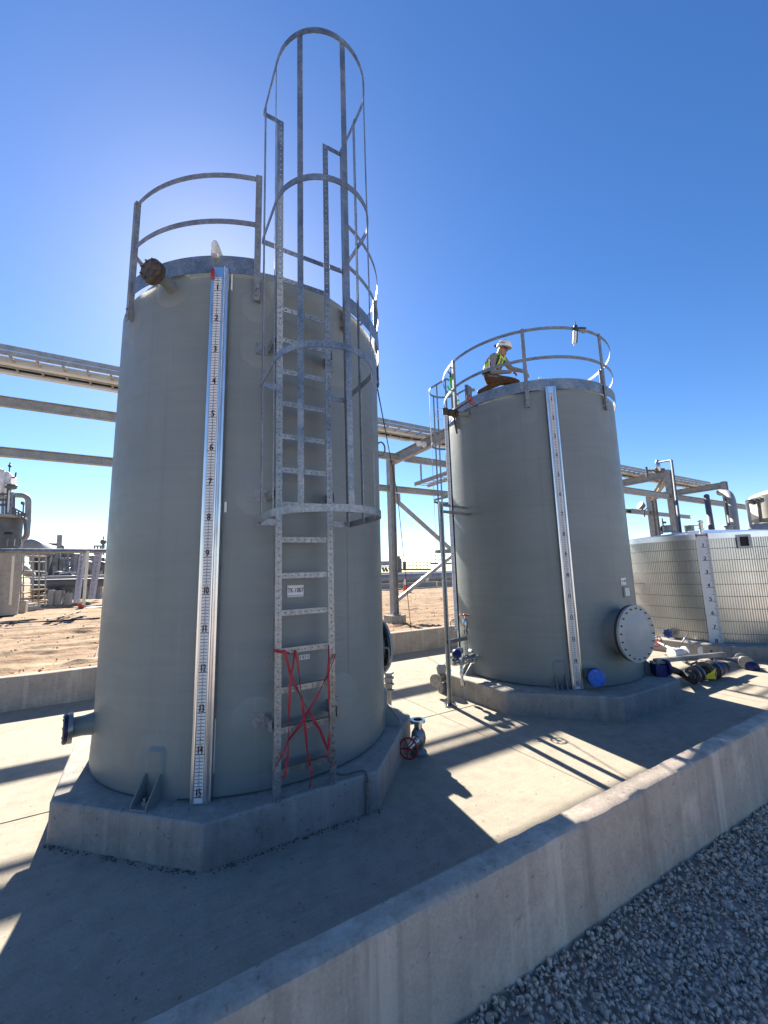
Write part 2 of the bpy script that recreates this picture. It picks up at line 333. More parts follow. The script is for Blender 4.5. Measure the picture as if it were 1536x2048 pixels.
o = long_wall(-4, 30, 420, YN0, YN1, ZW, .022, .0036).build('containment_wall', MAT['wall'], smooth=True)
tag(o, 'low concrete containment wall in the foreground beside the gravel, streaked with pale stains', 'wall')
o = long_wall(-30, 50, 160, YF, YF+.2, ZW, .02, .003).build('containment_wall', MAT['wall'], smooth=True)
tag(o, 'far concrete containment wall along the edge of the bare dirt behind the tanks', 'wall')
# gravel: crushed stones
def ico():
    bm = bmesh.new(); bmesh.ops.create_icosphere(bm, subdivisions=2, radius=1); bm.verts.ensure_lookup_table()
    v_ = np.array([tuple(q.co) for q in bm.verts]); f_ = np.array([[q.index for q in f.verts] for f in bm.faces]); bm.free(); return v_, f_
def rocks(n):
    v_, f_ = ico(); out = []
    for _ in range(n):
        p = v_.copy()
        for _k in range(11):
            d = RNG.normal(0, 1, 3); d /= np.linalg.norm(d); lim = RNG.uniform(.45, .85); t_ = p@d; p = p-np.outer(np.maximum(0, t_-lim), d)
        out.append(p*np.array([1, RNG.uniform(.6, .95), RNG.uniform(.45, .8)]))
    return out, f_
def scatter_rocks(name, P, S, mat):
    pr, f_ = rocks(14); nv = len(pr[0]); N = len(P); VV = np.zeros((N, nv, 3)); tone = np.zeros((N, nv))
    for i in range(N):
        q = RNG.normal(0, 1, 4); q /= np.linalg.norm(q); a, b, c, d = q
        Rm = np.array([[1-2*(c*c+d*d), 2*(b*c-a*d), 2*(b*d+a*c)], [2*(b*c+a*d), 1-2*(b*b+d*d), 2*(c*d-a*b)], [2*(b*d-a*c), 2*(c*d+a*b), 1-2*(b*b+c*c)]])
        VV[i] = (pr[i % 14]*S[i])@Rm.T+P[i]; tone[i] = np.clip(RNG.normal(.45, .2), 0, 1)
    FF = (f_[None]+(np.arange(N)*nv)[:, None, None]).reshape(-1)
    me = bpy.data.meshes.new(name); me.vertices.add(N*nv); me.vertices.foreach_set('co', VV.reshape(-1).astype(np.float32))
    nf = N*len(f_); me.loops.add(nf*3); me.loops.foreach_set('vertex_index', FF.astype(np.int32)); me.polygons.add(nf)
    me.polygons.foreach_set('loop_start', np.arange(0, nf*3, 3, dtype=np.int32)); me.polygons.foreach_set('loop_total', np.full(nf, 3, np.int32))
    at = me.attributes.new('tone', 'FLOAT', 'POINT'); at.data.foreach_set('value', tone.reshape(-1).astype(np.float32))
    me.update(calc_edges=True); me.materials.append(mat); ob = bpy.data.objects.new(name, me); COL.objects.link(ob); return ob
P = []; S = []
for x0, x1, y0_, y1_, n, s0, s1 in ((.7, 3.4, .35, YN0, 12500, .009, .0165), (3.4, 7.5, .7, YN0, 11000, .010, .0175), (7.5, 14, 1.0, YN0, 5000, .014, .021), (-1.2, .7, .9, YN0, 1500, .010, .017)):
    for _ in range(n):
        x = RNG.uniform(x0, x1); y = RNG.uniform(y0_, y1_-.012); s_ = (s0+s1)/2*float(np.clip(np.exp(RNG.normal(-.12, .38)), .4, 2.2))
        P.append((x, y, zg(x)-.03+RNG.uniform(0, .028)+.012*max(0, 1-(YN0-y)/.2))); S.append(s_)
tag(scatter_rocks('gravel', np.array(P), np.array(S), MAT['stones']), 'grey crushed stone gravel beside the near concrete wall', kind='stuff')

P = []; S = []
for _ in range(3600):
    y = YF+.45+20*RNG.random()**2; x = RNG.uniform(-9, 30); 
    if RNG.random() < .5: y = YF+.5+round((y-YF-.5)/1.15)*1.15+RNG.normal(0, .13)
    P.append((x, max(y, YF+.4), ZD+.012+.012*RNG.random())); S.append(abs(RNG.normal(.018, .014))+.008)
tag(scatter_rocks('dirt_clods', np.array(P), np.array(S), MAT['clod']), 'loose clods of earth strewn over the bare dirt', kind='stuff')
# ================================================================== TANKS
T1 = (1.163, 5.078); T2 = (6.32, 5.145); T3 = (13.1, 5.1); R1 = 1.525; F = .305; ZT = 4.845
def octa(c, ap, k=None):
    a = ap/cos(pi/8); return [(c[0]+a*cos(RAD(22.5+45*i)), c[1]+a*sin(RAD(22.5+45*i))) for i in range(8)]
def pad(c, ap, h, label):
    o = MB().prism(octa(c, ap), -.02, h).build('equipment_pad', MAT['block'], smooth=True, bevel=.018); tag(o, label, 'concrete base', 'octagonal concrete bases under the tanks'); return o
pad((1.155, 5.08), 1.715, F, 'octagonal concrete base under the nearest tank with the caged ladder')
pad((6.29, 5.09), 1.80, F, 'octagonal concrete base under the tank on which the worker sits')
pad(T3, 2.45, .28, 'octagonal concrete base under the corrugated metal tank')

def conform(c, r, th, z, rad_u, rad_z, off, n=28, tri=False):   # a thin raised laminate patch following the shell
    g = MB(); vs = []; rings = 4
    for q in range(rings+1):
        k = q/rings
        for i in range(n):
            a = 2*pi*i/n; du = rad_u*k*cos(a); dz = rad_z*k*sin(a)
            vs.append(pol(c, r+(off if q < rings else -.002), th+math.degrees(du/r), z+dz))
    fs = [(q*n+i, q*n+(i+1) % n, q*n+n+(i+1) % n, q*n+n+i) for q in range(rings) for i in range(n)]+[tuple(range(n-1, -1, -1))]
    return g.add(vs, fs)
def radial(th): return V((cos(RAD(th)), sin(RAD(th)), 0))
def tang(th): return V((-sin(RAD(th)), cos(RAD(th)), 0))
UP = V((0, 0, 1))
def bolts(mb, c, axis, R, n, br, h, ph=0):
    z = V(axis).normalized(); x = z.orthogonal().normalized(); y = z.cross(x)
    for i in range(n):
        a = 2*pi*i/n+ph; p = V(c)+(x*cos(a)+y*sin(a))*R; mb.lathe([(br, 0), (br, h)], p, z, 6)
def bolt_parts(o, c, axis, R, n, br, h, ph, mat):
    z = V(axis).normalized(); x = z.orthogonal().normalized(); y = z.cross(x)
    for i in range(n):
        a = 2*pi*i/n+ph; MB().lathe([(br, 0), (br, h)], V(c)+(x*cos(a)+y*sin(a))*R, z, 6).build('bolt', MAT[mat], o)
def gauge_board(tank, c, th, z0, z1, zlast, off, ink, wd=.155):
    r = radial(th); t = tang(th); b0 = V((c[0], c[1], 0))+r*(R1+.062)
    prof = [(-wd/2, -.05), (-wd/2, 0), (-.062, 0), (-.060, .012), (-.050, .018), (-.043, .010), (-.040, .004), (.034, .004), (.037, .012), (.047, .02), (.058, .012), (.062, 0), (wd/2, 0), (wd/2, -.05)]
    g = MB(); vs = [b0+t*u+r*d+UP*z for z in (z0, z1) for u, d in prof]; n = len(prof)
    # back side
    vs += [b0+t*u+r*(d-.004)+UP*z for z in (z0, z1) for u, d in prof]
    fs = [(i, i+1, n+i+1, n+i) for i in range(n-1)]+[(2*n+i+1, 2*n+i, 3*n+i, 3*n+i+1) for i in range(n-1)]
    fs += [(i+1, i, 2*n+i, 2*n+i+1) for i in range(n-1)]+[(n+i, n+i+1, 3*n+i+1, 3*n+i) for i in range(n-1)]+[(0, n, 3*n, 2*n), (2*n-1, n-1, 3*n-1, 4*n-1)]
    g.add(vs, fs); o = g.build('gauge_board', MAT['alu'], tank)
    tw = .066; tc = b0+t*off+r*.0085; ft = .3048
    g = MB().frame(tc+UP*((z1-.1+z0)/2), t, r, UP, tw, .004, z1-.1-z0-.02); tf = tc+r*.0033
    for k in range(4, 15*12+1):
        z = zlast+(15*12-k)*ft/12
        if z > z1-.12: continue
        whole = k % 12 == 0; g.cur = 1
        g.frame(tf+UP*z, t, r, UP, tw*.88 if not whole else tw, .001, .0042 if not whole else .006)
        if not whole: write(g, str(k % 12), tf+UP*(z+.003)+r*.0006, t, UP, .0225)
        else:
            g.cur = 2; s_ = str(k//12); write(g, s_, tf+UP*(z+.006)+r*.0009, t, UP, .080, .56 if len(s_) > 1 else .75, .0026)
    g.build('scale_strip', [MAT['tape'], MAT['black'], ink], o, smooth=False); return o
def shell(tank, c):
    prof = [(R1-.04, F), (R1-.04, F+.014), (R1+.008, F+.018), (R1+.012, F+.05), (R1+.006, F+.2), (R1, F+.45)]+[(R1, z) for z in np.linspace(.9, ZT-.1, 12)]+[(R1, ZT-.02), (R1-.003, ZT-.006), (R1-.012, ZT+.002), (R1-.04, ZT+.006)]
    g = MB().lathe(prof, (c[0], c[1], 0), n=144, cap=False); g.build('shell', MAT['frp'], tank)
    g = MB().lathe([(R1-.04, ZT+.006)]+[((R1-.04)*cos(a), ZT+.50*sin(a)) for a in np.linspace(.12, pi/2, 12)], (c[0], c[1], 0), n=96, cap=False)
    g.build('roof', MAT['frp'], tank)
def railing(tank, c, posts, arcs):
    h = thing_part('guard_rail', tank)
    for th in posts:
        r, t = radial(th), tang(th); p = V((c[0], c[1], 0)); g = MB()
        a, b = 4.575, 5.925
        g.frame(p+r*(R1+.055)+UP*((a+b)/2), t, r, UP, .058, .007, b-a); g.frame(p+r*(R1+.033)+t*.0255+UP*((a+b)/2), t, r, UP, .007, .044, b-a)
        g.frame(p+r*(R1+.022)+UP*(a+.07), t, r, UP, .05, .045, .05); bolts(g, p+r*(R1+.058)+UP*(a+.05), r, .0, 1, .012, .012); bolts(g, p+r*(R1+.058)+UP*(a+.12), r, .0, 1, .012, .012)
        g.build('post', MAT['galvd'], h)
    for nm, z in (('top_rail', 5.893), ('mid_rail', 5.385)):
        
        for a0, a1 in arcs: MB().ribbon(arc(c, R1+.050-.012, a0, a1, z, 96), UP, .052, .007).build(nm, MAT['galvd'], h)
    for a0, a1 in arcs: MB().ribbon(arc(c, R1+.034, a0, a1, 4.933, 96), UP, .175, .006).build('toe_plate', MAT['galv'], h)
    return h
def thing_part(name, tank):                                   # an empty part gathering sub-parts
    o = bpy.data.objects.new(name, None); COL.objects.link(o); o.parent = tank; o.empty_display_size = .1; ORG[o.name] = ORG[tank.name]; return o
def caged_ladder(tank, c, M, ztop, hoops, depth_=1.72, half=.232, cage=True, nr=17, gm='galv'):
    lad = thing_part('caged_ladder', tank); yl = -depth_
    for sgn in (-1, 1):
        g = MB(M); g.perf((sgn*half, yl, F+.003), (0, 0, 1), (1, 0, 0), ztop-F, .056, .058, .0072, .005); x = sgn*(half+.0255)
        g.box((x, yl+.028, (F+ztop)/2+.002), (.005, .048, ztop-F-.006)); g.build('rail', MAT[gm], lad)
    for i in range(1, nr):
        z = .205+i*.3025
        g = MB(M); g.perf((-half+.028, yl+.009, z), (1, 0, 0), (0, 0, 1), 2*half-.056, .046, .056, .007, .005); g.box((0, yl+.024, z+.0205), (2*half-.056, .030, .005)); g.build('rung', MAT[gm], lad)
    hw = .398; dp = .86; r = .40
    def plan(z, ext=0):
        hw, dp = (.43, .89) if z < 3 else (.398, .86)
        pts = [(-half-.03, yl, z), (-hw, yl, z), (-hw, yl-.25, z), (-hw+.0, yl-.44, z)]
        pts += [(hw*cos(a), yl-.46+(dp-.46)*sin(a), z) for a in np.linspace(pi, 2*pi, 25)][1:-1]
        pts += [(hw, yl-.44, z), (hw, yl-.25, z), (hw, yl, z), (half+.03, yl, z)]
        return pts
    if cage:
        for z in hoops: MB(M).ribbon(plan(z), UP, .052, .007).build('hoop', MAT[gm], lad)
        zb, zt = hoops[0], hoops[-1]
        sp = [((-hw+.006, yl-.05), (0, 1)), ((-hw+.004, yl-.42), (.25, 1))]+[((hw*cos(a)*.985, yl-.46+(dp-.46)*sin(a)*.985), (-sin(a), cos(a))) for a in (1.24*pi, 1.53*pi, 1.80*pi)]+[((hw-.006, yl-.34), (.1, 1)), ((hw-.006, yl-.04), (0, 1))]
        for (x, y), d in sp:
            tt = V((d[0], d[1], 0)).normalized(); MB(M).frame((x, y, (zb+zt)/2), tt, V((-tt.y, tt.x, 0)), UP, .046, .007, zt-zb+.05).build('cage_strap', MAT[gm], lad)
    for z in (.86, 2.72, 4.12):
        for sgn in (-1, 1):
            g = MB(M); yr = -sqrt(R1**2-(half+.1)**2)
            g.box((sgn*(half+.05), (yl+.02+yr)/2-.0, z), (.008, abs(yr-yl)+.0, .085)); g.frame((sgn*(half+.10), yr-.012, z), V((cos(.2*sgn), sin(.2*sgn), 0)), V((-sin(.2*sgn), cos(.2*sgn), 0)), UP, .11, .01, .11)
            g.box((sgn*(half+.055), yl+.03, z), (.02, .012, .07))
            for dz in (-.03, .03): g.lathe([(.010, 0), (.010, .03)], (sgn*(half+.03), yl+.03, z+dz), (sgn, 0, 0), 6)
            g.build('bracket', MAT['galvd'], lad)
    return lad
def hold_down(tank, c, th, mat='frp'):
    r, t = radial(th), tang(th); p = V((c[0], c[1], 0)); g = MB()
    g.frame(p+r*(R1+.085)+UP*(F+.008), t, r, UP, .15, .17, .014)
    for sg in (-1, 1):
        q = p+t*(.066*sg); a, b = q+r*R1, q+r*(R1+.165)
        vs = [a+UP*(F+.012), b+UP*(F+.012), b+UP*(F+.035), a+r*.035+UP*(F+.20), a+UP*(F+.21)]; vs = [v_+t*d for d in (-.006, .006) for v_ in vs]
        g.add(vs, [(4, 3, 2, 1, 0), (5, 6, 7, 8, 9)]+[(k, (k+1) % 5, 5+(k+1) % 5, 5+k) for k in range(5)])
    o = g.build('hold_down_lug', MAT[mat], tank); g = MB(); g.lathe([(.014, 0), (.014, .05)], p+r*(R1+.1)+UP*(F+.012), UP, 8); g.lathe([(.026, 0), (.026, .022)], p+r*(R1+.1)+UP*(F+.016), UP, 6); g.build('anchor_bolt', MAT['galv'], o)
    g = MB(); n = 7; vs = []
    for j, (u_, z_, d_) in enumerate(((.10, .03, .002), (.10, .21, .03), (.095, .36, .034), (.07, .40, .002))):
        vs += [pol(c, R1+d_*(1 if 0 < i < n-1 else 0)-.001, th+math.degrees(u_*(2*i/(n-1)-1)/R1), F+z_) for i in range(n)]
    g.add(vs, [(j*n+i, j*n+i+1, j*n+n+i+1, j*n+n+i) for j in range(3) for i in range(n-1)]); g.build('shell_pad', MAT['frp'], o); return o
def manway(tank, c, th, z, face_r=1.80, rad=.40, facemat='frp'):
    r = radial(th); p = V((c[0], c[1], z))
    o = MB().lathe([(.335, R1-.08), (.325, R1+.05), (.32, face_r-.07)], p, r, 48, cap=False).build('manway', MAT['frp'], tank)
    MB().lathe([(.31, face_r-.075), (rad, face_r-.075), (rad, face_r-.042), (.31, face_r-.042)], p, r, 56, cap=False).build('neck_flange', MAT['black'], o)
    MB().lathe([(rad-.03, face_r-.043), (rad-.03, face_r-.036)], p, r, 56, cap=False).build('gasket', MAT['rubber'], o)
    MB().lathe([(rad, face_r-.036), (rad+.002, face_r-.004), (rad-.003, face_r), (.275, face_r), (.25, face_r+.008), (.12, face_r+.020), (0, face_r+.024)], p, r, 56, cap=False).build('blind_cover', MAT['cover'], o)
    bolt_parts(o, p+r*(face_r-.10), r, rad-.045, 20, .012, .115, .1, 'iron')
    return o
def nozzle(tank, c, th, z, ln, rad, fr, matf, matc, nb=8, tilt=0, nm='nozzle', bl=.135):
    r = (radial(th)+UP*tilt).normalized(); p = V((c[0], c[1], z)); a = R1-.04
    o = MB().lathe([(rad*1.25, a), (rad*1.08, a+.07), (rad, a+.12), (rad, R1+ln-.03)], p, r, 24, cap=False).build(nm, MAT['frp'], tank)
    MB().lathe([(rad, R1+ln-.035), (fr, R1+ln-.035), (fr, R1+ln), (rad, R1+ln)], p, r, 32, cap=False).build('flange', MAT[matf], o)
    g = MB().lathe([(fr*.99, R1+ln+.004), (fr*.99, R1+ln+.028), (fr*.93, R1+ln+.034), (0, R1+ln+.034)], p, r, 32); g.build('blind_flange', MAT[matc], o)
    bolt_parts(o, p+r*(R1+ln-bl*.48), r, fr*.80, nb, fr*.085, bl, .2, 'iron' if matf == 'iron' else 'cast'); return o

# ---------------- tank with caged ladder
t1 = thing('storage_tank', 'tall grey-green fibreglass tank nearest the camera, with a caged ladder and long gauge board', 'tank', (T1[0], T1[1], F))
shell(t1, T1)
RL = railing(t1, T1, [-157, -104.6, -70.4, -18, 34, 80], [(-157, -104.6), (-70.4, 80)])
MB().bar(pol(T1, R1+.05, -157, 5.33), pol(T1, R1-.35, -152, 4.93), .03, .03).build('brace', MAT['galvd'], RL)
lean = Matrix.Translation((T1[0]+.034, T1[1], 0)) @ Matrix.Rotation(RAD(-.42), 4, 'Y')
LAD = caged_ladder(t1, T1, lean, 6.44, (2.467, 3.667, 5.045, 6.42))
gauge_board(t1, T1, -116.6, F+.003, 4.875, .360, -.012, MAT['maroon'])
q = onC(345, 578, T1, R1); th = math.degrees(atan2(q.y-T1[1], q.x-T1[0]))
nozzle(t1, T1, th, q.z, .235, .050, .110, 'iron', 'iron', 8, bl=.105)
conform(T1, R1, th, q.z, .21, .2, .006).build('laminate_patch', MAT['pale'], t1)
q = onC(180, 1487, T1, R1+.0)
nozzle(t1, T1, -172, .70, .19, .085, .13, 'cast', 'dnavy', 8, bl=.075)
hold_down(t1, T1, -131.5); hold_down(t1, T1, -32); hold_down(t1, T1, 150)
for a_, z_, ru, rz in ((-131.5, .52, .27, .3), (-157, 4.55, .17, .22), (-104.6, 4.55, .14, .17), (-70.4, 4.55, .14, .17), (-102.5, 4.12, .21, .2), (-102.5, 2.72, .21, .19), (-102.5, .86, .2, .19), (-74, 4.12, .2, .2), (-74, 2.72, .2, .19), (-72, .9, .22, .21), (-32, .5, .25, .28)):
    conform(T1, R1, a_, z_, ru, rz, .006).build('laminate_patch', MAT['pale'], t1)
manway(t1, T1, 3, 1.02, 1.715, .40)
# davit handle beside the manway and lifting eye on the shell
g = MB(); p = V((T1[0], T1[1], 0)); e = radial(-26); g.tube(fillet([p+e*(R1-.01)+UP*1.12, p+e*(R1+.07)+UP*1.12, p+e*(R1+.07)+UP*.90, p+e*(R1-.01)+UP*.90], .05), .010, 8); g.build('grab_handle', MAT['galvd'], t1)
g = MB(); e = radial(-28); c_ = p+e*(R1+.03)+UP*3.60
g.tube([c_+e*(.055*cos(a))+UP*(.09*sin(a)) for a in np.linspace(0, 2*pi, 24, endpoint=False)], .011, 8, closed=True); g.build('lifting_eye', MAT['frp'], t1)
# identification sign
e, t_ = radial(-93.6), tang(-93.6); q = onC(591, 1182, T1, R1+.004); th = math.degrees(atan2(q.y-T1[1], q.x-T1[0])); e, t_ = radial(th), tang(th)
g = MB().frame(q, t_, e, UP, .155, .003, .108); g.cur = 1; write(g, 'TK-1007', q+e*.0022+UP*(-.012), t_, UP, .058, .69, .0012); write(g, 'DEIONIZED WATER TANK', q+e*.0022+UP*(-.044), t_, UP, .0155, .78)
for a, b, w_, h_ in ((0, .0515, .153, .0025), (0, -.0515, .153, .0025), (.0755, 0, .0025, .104), (-.0755, 0, .0025, .104)): g.frame(q+e*.002+t_*a+UP*b, t_, e, UP, w_, .001, h_)
g.build('sign', [MAT['tape'], MAT['black']], t1, smooth=False)
# gauge head: white elbow, wire, red float pointer, sealant beads
e, t_ = radial(-118.6), tang(-118.6); b_ = p+e*(R1+.075)
g = MB(); g.tube(fillet([b_-e*.30+UP*5.10, b_+UP*5.15, b_+UP*5.0], .05, 5), .020, 12); g.lathe([(.028, 0), (.028, .05)], b_+UP*4.99, UP, 14); g.lathe([(.026, 0), (.026, .04)], b_+UP*5.07, UP, 14); g.build('vent_elbow', MAT['white'], t1)
g = MB(); g.tube([b_+UP*4.99, b_+e*.004+UP*4.83], .0035, 6); g.build('wire', MAT['galvd'], t1); g = MB(); g.lathe([(.008, 0), (.017, .02), (.017, .09), (.006, .12)], b_+e*.012-t_*.0+UP*4.73, UP, 10); g.build('pointer', MAT['red'], t1)
g = MB(); e, t_ = radial(-113.1), tang(-113.1); g.frame(p+e*(R1+.008)+UP*4.78, t_, e, UP, .014, .016, .19); g.build('sealant_bead', MAT['white'], t1); g = MB(); g.frame(p+e*(R1+.008)+UP*.70-t_*.02, t_, e, UP, .012, .014, .40); g.build('sealant_bead', MAT['white'], t1); g = MB()
e, t_ = radial(-112.8), tang(-112.8); g.frame(p+e*(R1+.006)+UP*2.62, t_, e, UP, .018, .014, .09); g.build('sealant_bead', MAT['white'], t1)
# level sight marks (faint scratched graduations)
g = MB()
for i in range(26):
    z = 1.15+i*.052; e = radial(-70.6-.0*i); g.frame(p+e*(R1+.0015)+UP*z-tang(-70.6)*.05, tang(-70.6), e, UP, .10 if i % 5 == 0 else .07, .002, .004)
g.frame(p+radial(-68.6)*(R1+.0015)+UP*1.75, tang(-68.6), radial(-68.6), UP, .004, .002, 1.35); g.build('sight_marks', MAT['frp'], t1, smooth=False)
# barcode tag on a rung
g = MB(); q = onY(609, 1314, T1[1]-1.728); g.frame(q, V((1, 0, 0)), V((0, 1, 0)), UP, .085, .002, .035); g.cur = 1
for i, wv in enumerate((3, 1, 2, 4, 1, 3, 2, 1, 4)): g.frame(q+V((-.034+i*.0082, -.0015, 0)), V((1, 0, 0)), V((0, 1, 0)), UP, .0016*wv, .001, .027)
g.build('barcode_tag', [MAT['card'], MAT['black']], t1, smooth=False)

# ---------------- second tank
t2 = thing('storage_tank', 'grey-green fibreglass tank behind with a worker on top and a round bolted manway', 'tank', (T2[0], T2[1], F))
shell(t2, T2)
railing(t2, T2, [-86.8, -138.6, 169.6, 111.5, 77.3, 22, -33], [(111.5-360, 77.3)])
gauge_board(t2, T2, -125.6, F+.003, 4.875, .360, -.004, MAT['black'])
caged_ladder(t2, T2, Matrix.Translation((T2[0], T2[1], 0)) @ Matrix.Rotation(RAD(94.4+90), 4, 'Z'), 6.44, (2.467, 3.667, 5.045, 6.42), gm='galvd')
manway(t2, T2, -95.5, 1.06, 1.80, .40)
hold_down(t2, T2, -133.5); hold_down(t2, T2, -60); hold_down(t2, T2, 170)
nozzle(t2, T2, -118.5, .50, .20, .075, .122, 'dnavy', 'blue', 8, bl=.08)
q2 = onC(935, 826, T2, R1); th2 = math.degrees(atan2(q2.y-T2[1], q2.x-T2[0]))
for a_, z_, ru, rz in ((-86.8, 4.5, .2, .33), (-138.6, 4.5, .16, .2), (-133.5, .5, .24, .26), (-95.5, 1.06, .52, .5), (-118.5, .5, .25, .22), (th2, q2.z, .2, .2)):
    conform(T2, R1, a_, z_, ru, rz, .006).build('laminate_patch', MAT['pale'], t2)
p = V((T2[0], T2[1], 0))
q = onC(1247, 1163, T2, R1+.004); th = math.degrees(atan2(q.y-T2[1], q.x-T2[0])); e, t_ = radial(th), tang(th)
g = MB().frame(q, t_, e, UP, .155, .003, .108); g.cur = 1; write(g, 'TK-1008', q+e*.0022+UP*(-.012), t_, UP, .058, .69, .0012); write(g, 'DEIONIZED WATER TANK', q+e*.0022+UP*(-.044), t_, UP, .0155, .78); g.build('sign', [MAT['tape'], MAT['black']], t2, smooth=False)
q = onC(1253, 1184, T2, R1+.01); th = math.degrees(atan2(q.y-T2[1], q.x-T2[0])); e, t_ = radial(th), tang(th)
o = MB().frame(q-e*.004, t_, e, UP, .17, .014, .16).build('nameplate', MAT['frp'], t2, smooth=False)
g = MB().frame(q+e*.006+t_*.015, t_, e, UP, .125, .008, .115)
g.cur = 1
for k in range(6): g.frame(q+e*.011+t_*.015+UP*(.04-.016*k), t_, e, UP, .09-.01*(k % 3), .001, .004)
g.build('plate', [MAT['card'], MAT['galvd']], o, smooth=False)
g = MB(); e = radial(-124); b_ = p+e*(R1+.02); g.tube([b_+UP*5.0-e*.05, b_+UP*5.05-e*.05], .022, 10); g.tube([b_+UP*5.03-tang(-124)*.16-e*.05, b_+UP*5.08-tang(-124)*.16-e*.05], .022, 10); g.build('vent_elbow', MAT['white'], t2)
# pipe down the right side of the tank
g = MB(); e = radial(-27); g.tube([p+e*(R1+.05)+UP*3.98, p+e*(R1+.05)+UP*.3], .028, 10); g.lathe([(.05, 0), (.05, .06)], p+e*(R1+.05)+UP*4.02, UP, 10); g.build('riser_pipe', MAT['galvd'], t2)

# ---------------- corrugated tank
R3 = 2.10; Z3 = .28; H3 = 2.44
t3 = thing('corrugated_tank', 'wide ribbed aluminium tank on the right with a white numbered board', 'tank', (T3[0], T3[1], Z3))
NR = 290; g = MB(); vs = []; zs = list(np.linspace(Z3, Z3+H3-.1, 10))
for z in zs:
    for i in range(NR):
        for k, d in ((0, 0), (.18, .021), (.46, .021), (.64, 0)):
            vs.append(pol(T3, R3-.021+d, 360*(i+k)/NR, z))
n4 = NR*4; g.add(vs, [(j*n4+i, j*n4+(i+1) % n4, j*n4+n4+(i+1) % n4, j*n4+n4+i) for j in range(len(zs)-1) for i in range(n4)]); g.build('ribbed_jacket', MAT['corr'], t3, smooth=False)
MB().lathe([(R3+.012, Z3+H3-.13), (R3+.012, Z3+H3), (R3-.02, Z3+H3+.006), (.3, Z3+H3+.20), (0, Z3+H3+.21)], (T3[0], T3[1], 0), n=96, cap=False).build('roof', MAT['alu'], t3)
for k in range(8): MB().ribbon(arc(T3, R3+.004, 0, 360, Z3+.20+k*.27, 96), UP, .013, .004).build('band', MAT['galvd'], t3)
MB().lathe([(R3+.05, Z3-.0), (R3+.05, Z3+.02), (R3-.1, Z3+.02)], (T3[0], T3[1], 0), n=64, cap=False).build('base_ring', MAT['galvd'], t3)
th3 = -159.5; e, t_ = radial(th3), tang(th3); p3 = V((T3[0], T3[1], 0)); b_ = p3+e*(R3+.05)
g = MB().frame(b_+UP*(Z3+1.22), t_, e, UP, .235, .012, 2.44); g.cur = 1; ft = .3048
for k in range(0, 8*10+1):
    z = Z3+2.41-k*ft/10+.02; L = .15 if k % 10 == 0 else .075 if k % 5 == 0 else .045
    if k > 3: g.frame(b_+e*.007+t_*(.11-L/2)+UP*z, t_, e, UP, L, .002, .011 if k % 10 == 0 else .007)
for k in range(1, 9): write(g, str(k), b_+e*.0075+t_*.005+UP*(Z3+2.43-k*ft+.012), t_, UP, .115, .95, .004)
g.cur = 2
for dx_, dz, w_, h_ in ((0, 2.40, .20, .022), (-.1, 2.40, .022, .085), (.1, 2.40, .022, .085)): g.frame(b_+e*.009+t_*dx_+UP*(Z3+dz), t_, e, UP, w_, .003, h_)
g.build('number_board', [MAT['card'], MAT['black'], MAT['red']], t3, smooth=False)
g = MB(); e, t_ = radial(-139.5), tang(-139.5); c_ = p3+e*(R3+.015)+UP*(Z3+2.22)
for a, b, w_, h_ in ((-.105, 0, .05, .30), (.105, 0, .05, .30), (0, .13, .16, .05), (0, -.13, .16, .05)): g.frame(c_+t_*a+UP*b, t_, e, UP, w_, .05, h_)
o = g.build('inspection_hatch', MAT['galv'], t3, smooth=False); MB().frame(c_-e*.01, t_, e, UP, .17, .02, .22).build('opening', MAT['rubber'], o, smooth=False)
q = onC(1342, 1266, T3, R3+.02); th = math.degrees(atan2(q.y-T3[1], q.x-T3[0])); e = radial(th)
o = MB().lathe([(.05, -.05), (.05, .10)], q, e, 16).build('nozzle', MAT['galvd'], t3)
MB().lathe([(.11, .09), (.11, .12)], q, e, 24).build('flange', MAT['bright'], o)
MB().lathe([(.085, .121), (.085, .15)], q, e, 20).build('flange_cover', MAT['navy'], o); bolt_parts(o, q+e*.12, e, .088, 8, .019, .045, 0, 'blue')
# roof fittings of the corrugated tank
def stub(x, y, dep, h, r, nm, mat, cap=None):
    a = onD(x, y, dep); g = MB(); g.lathe([(r*1.5, -.03), (r*1.5, .0), (r, .0), (r, h), (r*1.35, h), (r*1.35, h+.025)] if cap else [(r, -.1), (r, h)], a, UP, 16); return g.build(nm, MAT[mat], t3)
stub(1336, 1062, 10.6, .12, .11, 'roof_nozzle', 'galvd', 1); stub(1500, 1062, 10.4, .02, .05, 'roof_nozzle', 'galvd', 1)
a = onD(1403, 1063, 9.6); g = MB(); g.lathe([(.045, -.05), (.045, .05), (.065, .055), (.065, .08), (.04, .085), (.05, .20), (.062, .21), (.062, .25), (.02, .27)], a, UP, 14); g.build('gauge_head', MAT['bright'], t3)
a = onD(1378, 1062, 10.5); g = MB(); g.frame(a+UP*.07+CR*.02, V((1, 0, 0)), V((0, 1, 0)), UP, .16, .16, .13); g.frame(a+UP*.145+CR*.05, CR, CF, UP, .26, .2, .02); g.tube([a+CR*-.07-UP*.04, a+CR*-.07+UP*.12], .025, 8); g.build('vent_hood', MAT['galvd'], t3)
a = onD(1459, 1061, 11.5); g = MB(); g.lathe([(.085, -.04), (.085, .11), (.13, .115), (.13, .135)], a, UP, 16); g.tube([a-CR*.09-UP*.02, a-CR*.09+UP*.09, a-CR*.16+UP*.13], .02, 8); g.build('vent_hood', MAT['galvd'], t3)
